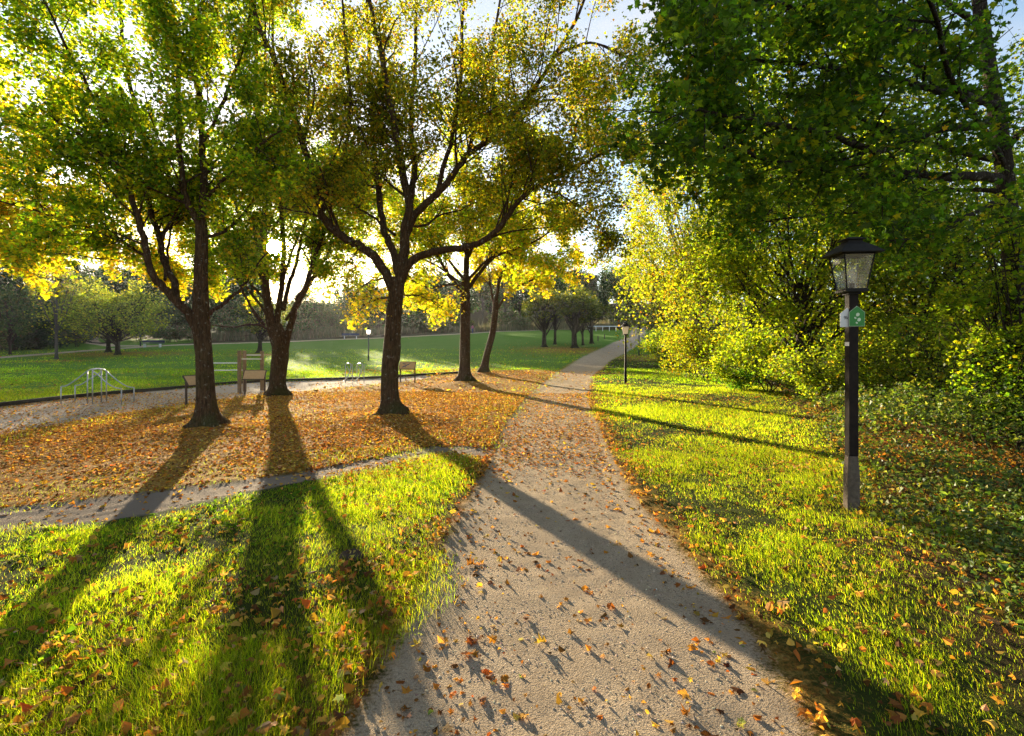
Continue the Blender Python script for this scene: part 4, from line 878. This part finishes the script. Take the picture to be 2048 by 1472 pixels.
# ------------------------------------------------------------------ lamps
def rect(w, z, d=None, ch=0):
    h = w / 2; d = h if d is None else d / 2
    return np.array([(-h, -d, z), (h, -d, z), (h, d, z), (-h, d, z)])
def octa(w, z, c=.3):
    h = w / 2; k = h * (1 - c)
    return np.array([(-k, -h, z), (k, -h, z), (h, -k, z), (h, k, z), (k, h, z), (-k, h, z), (-h, k, z), (-h, -k, z)])
def lamp(b, H, label, near=False, glass='frosted', rz=math.radians(-5.6), metal='black_paint'):
    s = H / 3.05; e = empty('park_lamp', b, label, 'street lamp', 'park lamps'); e.rotation_euler.z = rz
    S = lambda a: a * s
    m = MB(); m.loft([S(octa(w, z)) for w, z in ((.132, -.1), (.13, .40), (.128, .42), (.104, .60))]); m.build('base', M['concrete' if near else metal], e, bevel=.004 if near else 0)
    m = MB(); m.loft([S(rect(w, z)) for w, z in ((.10, .601), (.096, 2.45))]); m.build('post', M[metal], e, bevel=.006 if near else 0)
    fr = MB(); z0, z1, w0, w1 = 2.462, 2.862, .205, .315
    fr.box((0, 0, z0 * s - .008 * s), (w0 * s + .03 * s, w0 * s + .03 * s, .024 * s)); fr.box((0, 0, z0 * s - .032 * s), (.13 * s, .13 * s, .03 * s))
    for sx, sy in ((-1, -1), (1, -1), (1, 1), (-1, 1)):
        fr.tube(np.array([(sx * w0 / 2, sy * w0 / 2, z0), (sx * w1 / 2, sy * w1 / 2, z1)]) * s, .0085 * s, 6)
    for i in range(4):
        a = math.pi / 2 * i; c, d = math.cos(a), math.sin(a)
        for zz, w in ((z1 - .006, w1), (z0 + .01, w0)):
            fr.tube(np.array([(c * -w / 2 + d * w / 2, d * -w / 2 - c * w / 2, zz), (c * w / 2 + d * w / 2, d * w / 2 - c * w / 2, zz)]) * s, .0075 * s, 6)
    fr.build('lantern_frame', M['roof_metal'], e)
    for i in range(4):
        a = math.pi / 2 * i; R3 = np.array(Matrix.Rotation(a, 3, 'Z')); g = MB(); k0, k1 = w0 / 2 - .004, w1 / 2 - .004
        o_ = np.array([(-k0, -k0, z0 + .006), (k0, -k0, z0 + .006), (k1, -k1, z1 - .006), (-k1, -k1, z1 - .006)])
        i_ = o_ + np.array([0, .004, 0])
        g.loft([o_ @ R3.T * s, i_ @ R3.T * s]); g.build('glass_pane', M[glass], e)
    m = MB(); m.loft([S(rect(w, z)) for w, z in ((.44, 2.862), (.445, 2.872), (.30, 2.945), (.19, 2.985), (.155, 3.0), (.15, 3.02), (.2, 3.024), (.205, 3.034), (.12, 3.055), (.05, 3.062))]); m.build('lantern_roof', M['roof_metal'], e)
    m = MB(); m.tube(np.array([(0, 0, 2.465), (0, 0, 2.545)]) * s, .028 * s, 12); m.build('bulb_socket', M['roof_metal'], e)
    return e
lb = base_at(1703, 1014)
near_lamp = lamp(lb, 3.05, 'near black lantern on a tall square post among the ivy', True, 'glass')
def emboss(parent):
    pass
# signs on the near lamp
def pentagon(w, h, roof, th):
    o = [(-w / 2, 0), (w / 2, 0), (w / 2, h - roof), (0, h), (-w / 2, h - roof)]
    return np.array([(x, 0, z) for x, z in o]), np.array([(x, th, z) for x, z in o])
rzl = math.radians(-5.6); Rl = np.array(Matrix.Rotation(rzl, 3, 'Z'))
zs = CAMH - (653 - HZ) / F * lb[1] - lb[2]
e = empty('trail_sign', lb + Rl @ np.array([.027, -.056, zs]), 'green house-shaped sign with pale footprints on the lamp post', 'sign', None, rzl)
a_, b_ = pentagon(.165, .228, .07, .003); m = MB(); m.loft([a_ * [.955, 1, .965] + [0, -.0022, .004], b_ * [.955, 1, .965] + [0, -.0022, .004]]); m.build('sign_plate', M['green_sheet'], e)
m = MB(); m.loft([a_, b_]); m.build('sign_border', M['pale_mark'], e)
def foot(cx, cz, w, h, ang, mb):
    for part, (oz, ww, hh) in enumerate(((h * .2, w, h * .62), (-h * .42, w * .72, h * .28))):
        th = np.arange(16) * 2 * math.pi / 16; x = np.cos(th) * ww / 2 * (1 + .12 * np.sin(th)); z = np.sin(th) * hh / 2 + oz
        X = x * math.cos(ang) + z * math.sin(ang) + cx; Z = -x * math.sin(ang) + z * math.cos(ang) + cz
        f = np.stack([X, np.full(16, -.0042), Z], 1); g = f + [0, .0015, 0]; mb.loft([f, g])
m = MB(); foot(-.002, .118, .036, .072, .62, m); foot(.012, .062, .036, .068, .62, m); m.build('footprint_mark', M['pale_mark'], e)
e = empty('trail_sign', lb + Rl @ np.array([-.064, -.034, zs - .006]), 'white house-shaped sign half hidden behind the green sign', 'sign', None, rzl)
m = MB(); m.loft(list(pentagon(.15, .215, .065, .003))); m.build('sign_plate', M['white_sheet'], e)
def text(body, size, loc, mat, parent, name):
    cu = bpy.data.curves.new(name, 'FONT'); cu.body = body; cu.size = size; cu.extrude = .0006; cu.align_x = 'CENTER'
    o = bpy.data.objects.new(name, cu); COL.objects.link(o); dg = bpy.context.evaluated_depsgraph_get(); dg.update()
    me = bpy.data.meshes.new_from_object(o.evaluated_get(dg)); me.name = name; COL.objects.unlink(o); bpy.data.objects.remove(o)
    o = bpy.data.objects.new(name, me); COL.objects.link(o); me.materials.clear(); me.materials.append(mat)
    o.location = loc; o.rotation_euler = (math.pi / 2, 0, 0); o.parent = parent; return o
text('9k', .055, (-.012, -.0012, .085), M['ink'], e, 'printed_number')
zz = CAMH - (688 - HZ) / F * lb[1] - lb[2]
m = MB(); m.box((0, 0, 0), (.0018, .085, .045)); o = m.build('sticker', M['white_sheet']); o.location = lb + Rl @ np.array([-.0502, -.003, zz]); o.rotation_euler.z = rzl; tag(o, 'small pale sticker wrapped low on the near lamp post', 'sticker')

b = base_at(1251, 765); lamp(b, 3.0, 'dark lantern with pale glass beside the curve of the path', metal='black_paint')
b = base_at(737, 721); lamp(b, 2.95, 'glowing lamp alone on the green meadow', glass='glow_glass', metal='green_paint')
b = base_at(1278, 711); lamp(b, 3.0, 'distant green lamp post half hidden by leaves right of the path', metal='green_paint')
b = base_at(281, 692); lamp(b, 3.2, 'thin dark lamp post beside the far left bench', metal='green_paint')
b = base_at(576, 684); lamp(b, 3.2, 'far lamp against the wood behind the double trunk', metal='green_paint')

# ------------------------------------------------------------------ fitness equipment, boards, benches
def wave_rail():
    b = base_at(195, 808); e = empty('exercise_rail', b, 'stainless steel hump-shaped double rail on the sand', 'exercise bars')
    def loc(px, py, Y): return P(px, py, Y) - b
    for lo1, hi1, hi2, lo2, yl1, yl2 in ((122, 175, 203, 150, 773, 771), (243, 185, 213, 268, 777, 775)):
        sg = 1 if hi1 > lo1 else -1; d = abs(hi1 - lo1)
        one = [(lo1, yl1, 16.0), (lo1 + sg * d * .22, yl1 - 2, 16.0), (lo1 + sg * d * .5, yl1 - 11, 16.0), (lo1 + sg * d * .8, 750, 16.0), (hi1, 742, 16.0)]
        two = [(hi2, 742, 16.7), (lo2 + sg * d * .8, 750, 16.7), (lo2 + sg * d * .5, yl2 - 11, 16.7), (lo2 + sg * d * .22, yl2 - 2, 16.7), (lo2, yl2, 16.7)]
        mid = [(hi1 + (hi2 - hi1) * .22 + sg, 738.6, 16.15), (hi1 + (hi2 - hi1) * .5 + 2 * sg, 737.2, 16.35), (hi1 + (hi2 - hi1) * .78 + sg, 738.2, 16.55)]
        m = MB(); m.tube(spline([loc(*q) for q in one + mid + two], 5), .017, 10); m.build('rail', M['steel'], e, smooth=True)
        for x, tp, Y in ((lo1, yl1, 16.0), (hi1, 742, 16.0), (hi2, 742, 16.7), (lo2, yl2, 16.7)):
            q = loc(x, tp, Y); m = MB(); m.tube(np.array([q, [q[0], q[1], float(gz(q[0] + b[0], q[1] + b[1]) - b[2] - .1)]]), .017, 10); m.build('post', M['steel'], e, smooth=True)
wave_rail()
def step_rack():
    b = base_at(707, 766); Y = b[1]; e = empty('exercise_rack', b, 'steel bar frame with curved rails and crossed braces on the sand', 'exercise bars')
    def loc(px, py, dY=0): return P(px, py, Y + dY) - b
    g = lambda q: np.array([q[0], q[1], float(gz(q[0] + b[0], q[1] + b[1]) - b[2] - .08)])
    for x0, x1, xf in ((691, 702, 682), (714, 725, 705)):
        back = [loc(x0, 729, .6), loc(x0 + 3, 727, .5), loc(x1 - 4, 727, .1), loc(x1, 729, 0), loc(x1 - 1, 737, -.1), loc(x1 - 6, 752, -.35), loc(xf + 6, 762, -.6), loc(xf, 764, -.7)]
        m = MB(); m.tube(spline(back, 4), .024, 8); m.build('rail', M['steel'], e, smooth=True)
        m = MB(); q = loc(x0, 729, .6); m.tube(np.array([q, g(q)]), .02, 8); m.build('post', M['steel'], e)
        m = MB(); q = loc(x1 + 3, 729, .3); m.tube(np.array([q, g(q)]), .02, 8); m.build('post', M['steel'], e)
        m = MB(); q = loc(xf, 764, -.7); m.tube(np.array([q, g(q)]), .02, 8); m.build('post', M['steel'], e)
        m = MB(); m.tube(np.array([loc(x0 + 3, 732, .4), loc(x1 + 3, 756, .3)]), .014, 6); m.build('brace', M['steel'], e)
step_rack()
def pull_bars():
    b = base_at(485, 785); Y = 19.8; e = empty('pull_up_bars', b, 'wooden posts with pale horizontal bars behind the leftmost maple', 'exercise bars')
    loc = lambda px, py, Y_: P(px, py, Y_) - b
    for px, top, Yp in ((479, 701, 19.8), (489, 701, 20.5), (524, 702, 21.2), (412, 704, 20.2)):
        q = loc(px, top, Yp); m = MB(); w = .11
        m.loft([np.array([(q[0] + x * .055, q[1] + y * .055, z) for x, y in ((-1, -1), (1, -1), (1, 1), (-1, 1))]) for z in (-.15, q[2] - .02)] + [np.array([(q[0] + x * .045, q[1] + y * .045, q[2]) for x, y in ((-1, -1), (1, -1), (1, 1), (-1, 1))])])
        m.build('post', M['wood_post'], e)
    for a, c in (((412, 726, 20.2), (479, 726, 19.8)), ((412, 741, 20.3), (488, 740, 20.5)), ((479, 718, 19.85), (524, 718, 21.2)), ((489, 710, 20.5), (524, 710, 21.2))):
        m = MB(); m.tube(np.array([loc(*a), loc(*c)]), .022, 8); m.build('bar', M['white_paint'], e)
pull_bars()
def board(px, py, Y, w, rz, tilt, leg, label, art=False, H=.62):
    b = at(px, Y); e = empty('info_board', b, label, 'information board', 'slanted information boards', rz)
    m = MB(); c = (0, 0, H + .13); m.box(c, (w, .03, .42), rx=tilt); m.build('frame', M['board_frame'], e)
    m = MB(); n = np.array(Matrix.Rotation(tilt, 3, 'X')) @ np.array([0, -.017, 0]); m.box(np.array(c) + n, (w - .07, .006, .35), rx=tilt); pn = m.build('panel', M['board_panel'], e)
    m2 = MB(); m2.box(np.array(c) - n, (w - .07, .006, .35), rx=tilt); m2.build('panel', M['board_panel'], e)
    if art:
        m = MB(); n2 = n * 1.25
        for (x0, z0, x1, z1, r) in ((-.26, -.1, .1, .08, .022), (-.26, .1, -.08, .07, .018), (-.18, -.02, -.05, -.1, .014), (.06, .05, .14, .12, .012)):
            q = [np.array(c) + n2 + np.array(Matrix.Rotation(tilt, 3, 'X')) @ np.array([x, 0, z]) for x, z in ((x0, z0), (x1, z1))]; d = nrm(q[1] - q[0]); s = nrm(np.cross(d, n)) * r
            v = [q[0] - s, q[1] - s, q[1] + s, q[0] + s]; m.loft([np.array(v), np.array(v) - n2 * .15])
        m.build('drawing', M['blue_cloth'], e)
    for s in (-1, 1):
        m = MB(); x = s * (w / 2 - .05); m.loft([rect(.05, -.1) + [x, .02, 0], rect(.05, H + .1) + [x, .03, 0]]); m.build('leg', M['board_frame'], e)
board(509, 790, 18.8, .82, math.radians(5), math.radians(-30), 0, 'blank tan board on legs in front of the pull-up posts')
board(394, 806, 16.2, .8, math.radians(70), math.radians(-38), 0, 'tan board seen from its side, half hidden by the leftmost trunk')
board(815, 764, 25.0, .85, math.radians(-8), math.radians(-25), 0, 'tan board with a dark drawing right of the middle trunk', True, H=.72)
def edging():
    pts = poly([(-60, 819), (0, 812), (250, 787), (500, 764), (720, 757), (850, 751), (930, 746)]); z = gz(pts[:, 0], pts[:, 1])
    q = spline(np.stack([pts[:, 0], pts[:, 1], z + .03], 1), 6); m = MB(); q[:, 2] = gz(q[:, 0], q[:, 1]) + .02
    d = np.gradient(q[:, :2], axis=0); d /= np.linalg.norm(d, axis=1)[:, None]; nx = np.stack([-d[:, 1], d[:, 0]], 1) * .05
    rings = [np.array([(x - a, y - c, z - .1), (x + a, y + c, z - .1), (x + a, y + c, z + .09), (x - a, y - c, z + .09)]) for (x, y, z), (a, c) in zip(q, nx)]
    m.loft(rings); tag(m.build('edging', M['edging']), 'dark low timber edge between sand strip and meadow', 'edging')
edging()
def bench(b, L, rz, label):
    e = empty('bench', b, label, 'bench', 'far benches', rz)
    m = MB(); m.box((0, 0, .47), (L, .42, .06)); m.build('seat', M['blue_wood'], e, bevel=.01)
    m = MB(); m.box((0, .22, .74), (L, .05, .3), rx=math.radians(-10)); m.build('backrest', M['blue_wood'], e, bevel=.01)
    for s in (-1, 1):
        m = MB(); m.box((s * L * .34, 0, .2), (.12, .36, .48)); m.build('leg', M['white_paint'], e)
bench(base_at(305, 694), 2.7, .1, 'dark blue bench with white legs beside the far left path')
bench(base_at(701, 678), 2.7, .25, 'dark blue bench against dry grass beyond the meadow')
# molehill, marker posts, far railing
def molehill():
    b = base_at(702, 1118); r = np.random.default_rng(4); rings = []
    for z, rad in ((-.02, .09), (.02, .08), (.04, .055), (.05, .02)):
        a = np.arange(18) * 2 * math.pi / 18; rr = rad * (1 + r.normal(0, .14, 18)); rings.append(np.stack([np.cos(a) * rr * 1.2, np.sin(a) * rr, np.full(18, z) + r.normal(0, .008, 18)], 1))
    m = MB(); m.loft(rings); o = m.build('molehill', M['earth'], smooth=True); o.location = b; tag(o, 'dark lump of earth on the left lawn near the path edge', 'molehill')
molehill()
for px, py, l in ((1196, 682, 'short pale marker post on the far meadow, nearer of two'), (1209, 678, 'short pale marker post on the far meadow, farther of two')):
    b = base_at(px, py); m = MB(); m.loft([octa(.14, -.1), octa(.14, .7), octa(.1, .76)]); o = m.build('marker_post', M['concrete']); o.location = b; tag(o, l, 'post', 'marker posts on the far meadow')
def railing():
    b = at(1212, 108); e = empty('railing', b, 'long pale railing at the far end of the meadow', 'railing')
    m = MB(); m.box((0, 0, 1.05), (7.5, .1, .16)); m.build('rail', M['white_paint'], e)
    for i in range(6):
        m = MB(); m.box((-3.6 + i * 1.44, 0, .45), (.1, .08, 1.1)); m.build('post', M['white_paint'], e)
railing()
# distant walker
def person(b, rz, label):
    e = empty('person', b, label, 'person', None, rz)
    V = [(0, 0, .95), (0, 0, 1.15), (0, 0, 1.38), (0, 0, 1.5), (0, .01, 1.66), (.1, 0, .9), (.12, .12, .5), (.12, .05, .06), (.12, -.08, .03), (-.1, 0, .9), (-.12, -.14, .5), (-.12, -.26, .08), (-.12, -.36, .05), (.2, 0, 1.4), (.26, -.08, 1.12), (.25, -.2, .9), (-.2, 0, 1.4), (-.26, .1, 1.12), (-.25, .04, .88)]
    E = [(0, 1), (1, 2), (2, 3), (3, 4), (0, 5), (5, 6), (6, 7), (7, 8), (0, 9), (9, 10), (10, 11), (11, 12), (2, 13), (13, 14), (14, 15), (2, 16), (16, 17), (17, 18)]
    rad = [.14, .135, .15, .055, .1, .095, .07, .045, .04, .095, .07, .045, .04, .06, .042, .032, .06, .042, .032]
    me = bpy.data.meshes.new('body'); me.from_pydata(V, E, []); o = bpy.data.objects.new('body', me); COL.objects.link(o)
    sk = o.modifiers.new('skin', 'SKIN'); me.skin_vertices[0].data[0].use_root = True
    for i, r in enumerate(rad): me.skin_vertices[0].data[i].radius = (r, r * .85)
    sb = o.modifiers.new('sub', 'SUBSURF'); sb.levels = 1; sb.render_levels = 1
    dg = bpy.context.evaluated_depsgraph_get(); dg.update(); m2 = bpy.data.meshes.new_from_object(o.evaluated_get(dg)); bpy.data.objects.remove(o)
    m2.materials.clear()
    for k in ('skin', 'pink_cloth', 'blue_cloth'): m2.materials.append(M[k])
    for p in m2.polygons:
        z = p.center.z; p.material_index = 2 if z < .97 and abs(p.center.x) < .2 else (1 if .97 <= z < 1.48 else 0); p.use_smooth = True
    o = bpy.data.objects.new('body', m2); COL.objects.link(o); o.parent = e
    m = MB(); th = np.arange(10) * 2 * math.pi / 10; m.loft([np.stack([np.cos(th) * r, np.sin(th) * r + .02, np.full(10, z)], 1) for z, r in ((1.6, .105), (1.68, .115), (1.74, .1), (1.785, .04))]); m.build('hair', M['hair'], e, smooth=True)
b = base_at(945, 667); person(b, .6, 'distant walker in a pink top and dark blue trousers on the far path')

# ------------------------------------------------------------------ sun, sky, camera
D = nrm(np.array([-476., 1000., 200.]))
EL = math.asin(D[2]); AZ = math.atan2(D[0], D[1])
sl = bpy.data.lights.new('sun', 'SUN'); sl.energy = 5.0; sl.angle = math.radians(.5); sl.color = (1, .83, .56)
so = bpy.data.objects.new('sun', sl); COL.objects.link(so); so.rotation_euler = Vector(D).to_track_quat('Z', 'Y').to_euler(); so.location = (0, 0, 30)
w = bpy.data.worlds.new('World'); sc.world = w; w.use_nodes = True; nt = w.node_tree; nt.nodes.clear()
def wn(t, **k):
    n = nt.nodes.new(t)
    for a, v in k.items(): setattr(n, a, v)
    return n
sky = wn('ShaderNodeTexSky', sky_type='NISHITA', sun_disc=False, sun_elevation=EL, sun_rotation=AZ, air_density=1.0, dust_density=.7, ozone_density=1.5)
tc = wn('ShaderNodeTexCoord'); nz = wn('ShaderNodeTexNoise'); nz.inputs['Scale'].default_value = 2.2; nz.inputs['Detail'].default_value = 7; nz.inputs['Roughness'].default_value = .58
mp = wn('ShaderNodeMapping'); mp.inputs['Scale'].default_value = (1, 1, 2.2); mp.inputs['Location'].default_value = (.35, .2, .1)
nt.links.new(tc.outputs['Generated'], mp.inputs['Vector']); nt.links.new(mp.outputs[0], nz.inputs['Vector'])
rp = wn('ShaderNodeValToRGB'); rp.color_ramp.elements[0].position = .42; rp.color_ramp.elements[1].position = .66; nt.links.new(nz.outputs['Fac'], rp.inputs['Fac'])
dt = wn('ShaderNodeVectorMath', operation='DOT_PRODUCT'); nt.links.new(tc.outputs['Generated'], dt.inputs[0]); dt.inputs[1].default_value = D
def mth(op, a, b=0.):
    m = wn('ShaderNodeMath', operation=op)
    for i, v in enumerate((a, b)):
        if hasattr(v, 'is_output'): nt.links.new(v, m.inputs[i])
        else: m.inputs[i].default_value = v
    return m.outputs[0]
d0 = mth('MAXIMUM', dt.outputs['Value'], 0.)
glow = mth('ADD', mth('MULTIPLY', mth('POWER', d0, 30.), .5), mth('ADD', mth('MULTIPLY', mth('POWER', d0, 600.), 16.), mth('MULTIPLY', mth('POWER', d0, 9000.), 900.)))
cl = wn('ShaderNodeMix', data_type='RGBA'); nt.links.new(mth('MULTIPLY', rp.outputs[0], .8), cl.inputs[0]); nt.links.new(sky.outputs[0], cl.inputs[6]); cl.inputs[7].default_value = (2.7, 2.7, 2.8, 1)
gl = wn('ShaderNodeVectorMath', operation='SCALE'); gl.inputs[0].default_value = (1, .9, .74); nt.links.new(glow, gl.inputs['Scale'])
ad = wn('ShaderNodeVectorMath', operation='ADD'); nt.links.new(cl.outputs[2], ad.inputs[0]); nt.links.new(gl.outputs[0], ad.inputs[1])
bg = wn('ShaderNodeBackground'); bg.inputs['Strength'].default_value = .09; nt.links.new(ad.outputs[0], bg.inputs['Color'])
ow = wn('ShaderNodeOutputWorld'); nt.links.new(bg.outputs[0], ow.inputs['Surface'])
def haze():
    x1, y0, y1, z0, z1 = 1100., -40., 270., -1.4, 31.
    m = MB(); m.loft([np.array([(-x1, y0, z), (x1, y0, z), (x1, y1, z), (-x1, y1, z)]) for z in (z0, z1)])
    t = NT('haze'); v = t.n('ShaderNodeVolumePrincipled'); v.inputs['Color'].default_value = (.9, .93, 1, 1); v.inputs['Density'].default_value = .00013; v.inputs['Anisotropy'].default_value = .6
    t.l(v.outputs[0], t.out.inputs['Volume'])
    tag(m.build('haze', t.m), kind='stuff')
haze()
cam = bpy.data.cameras.new('camera'); cam.lens = 36 * F / 2048; cam.sensor_width = 36; cam.clip_end = 2000; cam.shift_y = -(736 - HZ) / 2048
co = bpy.data.objects.new('camera', cam); COL.objects.link(co); co.location = (0, 0, CAMH); co.rotation_euler = (math.pi / 2, 0, 0); sc.camera = co
sc.view_settings.view_transform = 'Standard'; sc.view_settings.look = 'None'; sc.view_settings.exposure = 2.0; sc.view_settings.gamma = 1
sc.render.engine = 'CYCLES'; c = sc.cycles
c.max_bounces = 8; c.diffuse_bounces = 7; c.glossy_bounces = 2; c.transmission_bounces = 4; c.transparent_max_bounces = 8
c.caustics_reflective = False; c.caustics_refractive = False; c.sample_clamp_indirect = 8
c.use_denoising = True; c.denoiser = 'OPENIMAGEDENOISE'; c.denoising_prefilter = 'ACCURATE'
print('polys', sum(len(o.data.polygons) for o in sc.objects if o.type == 'MESH'), 'time', time.time() - T0)
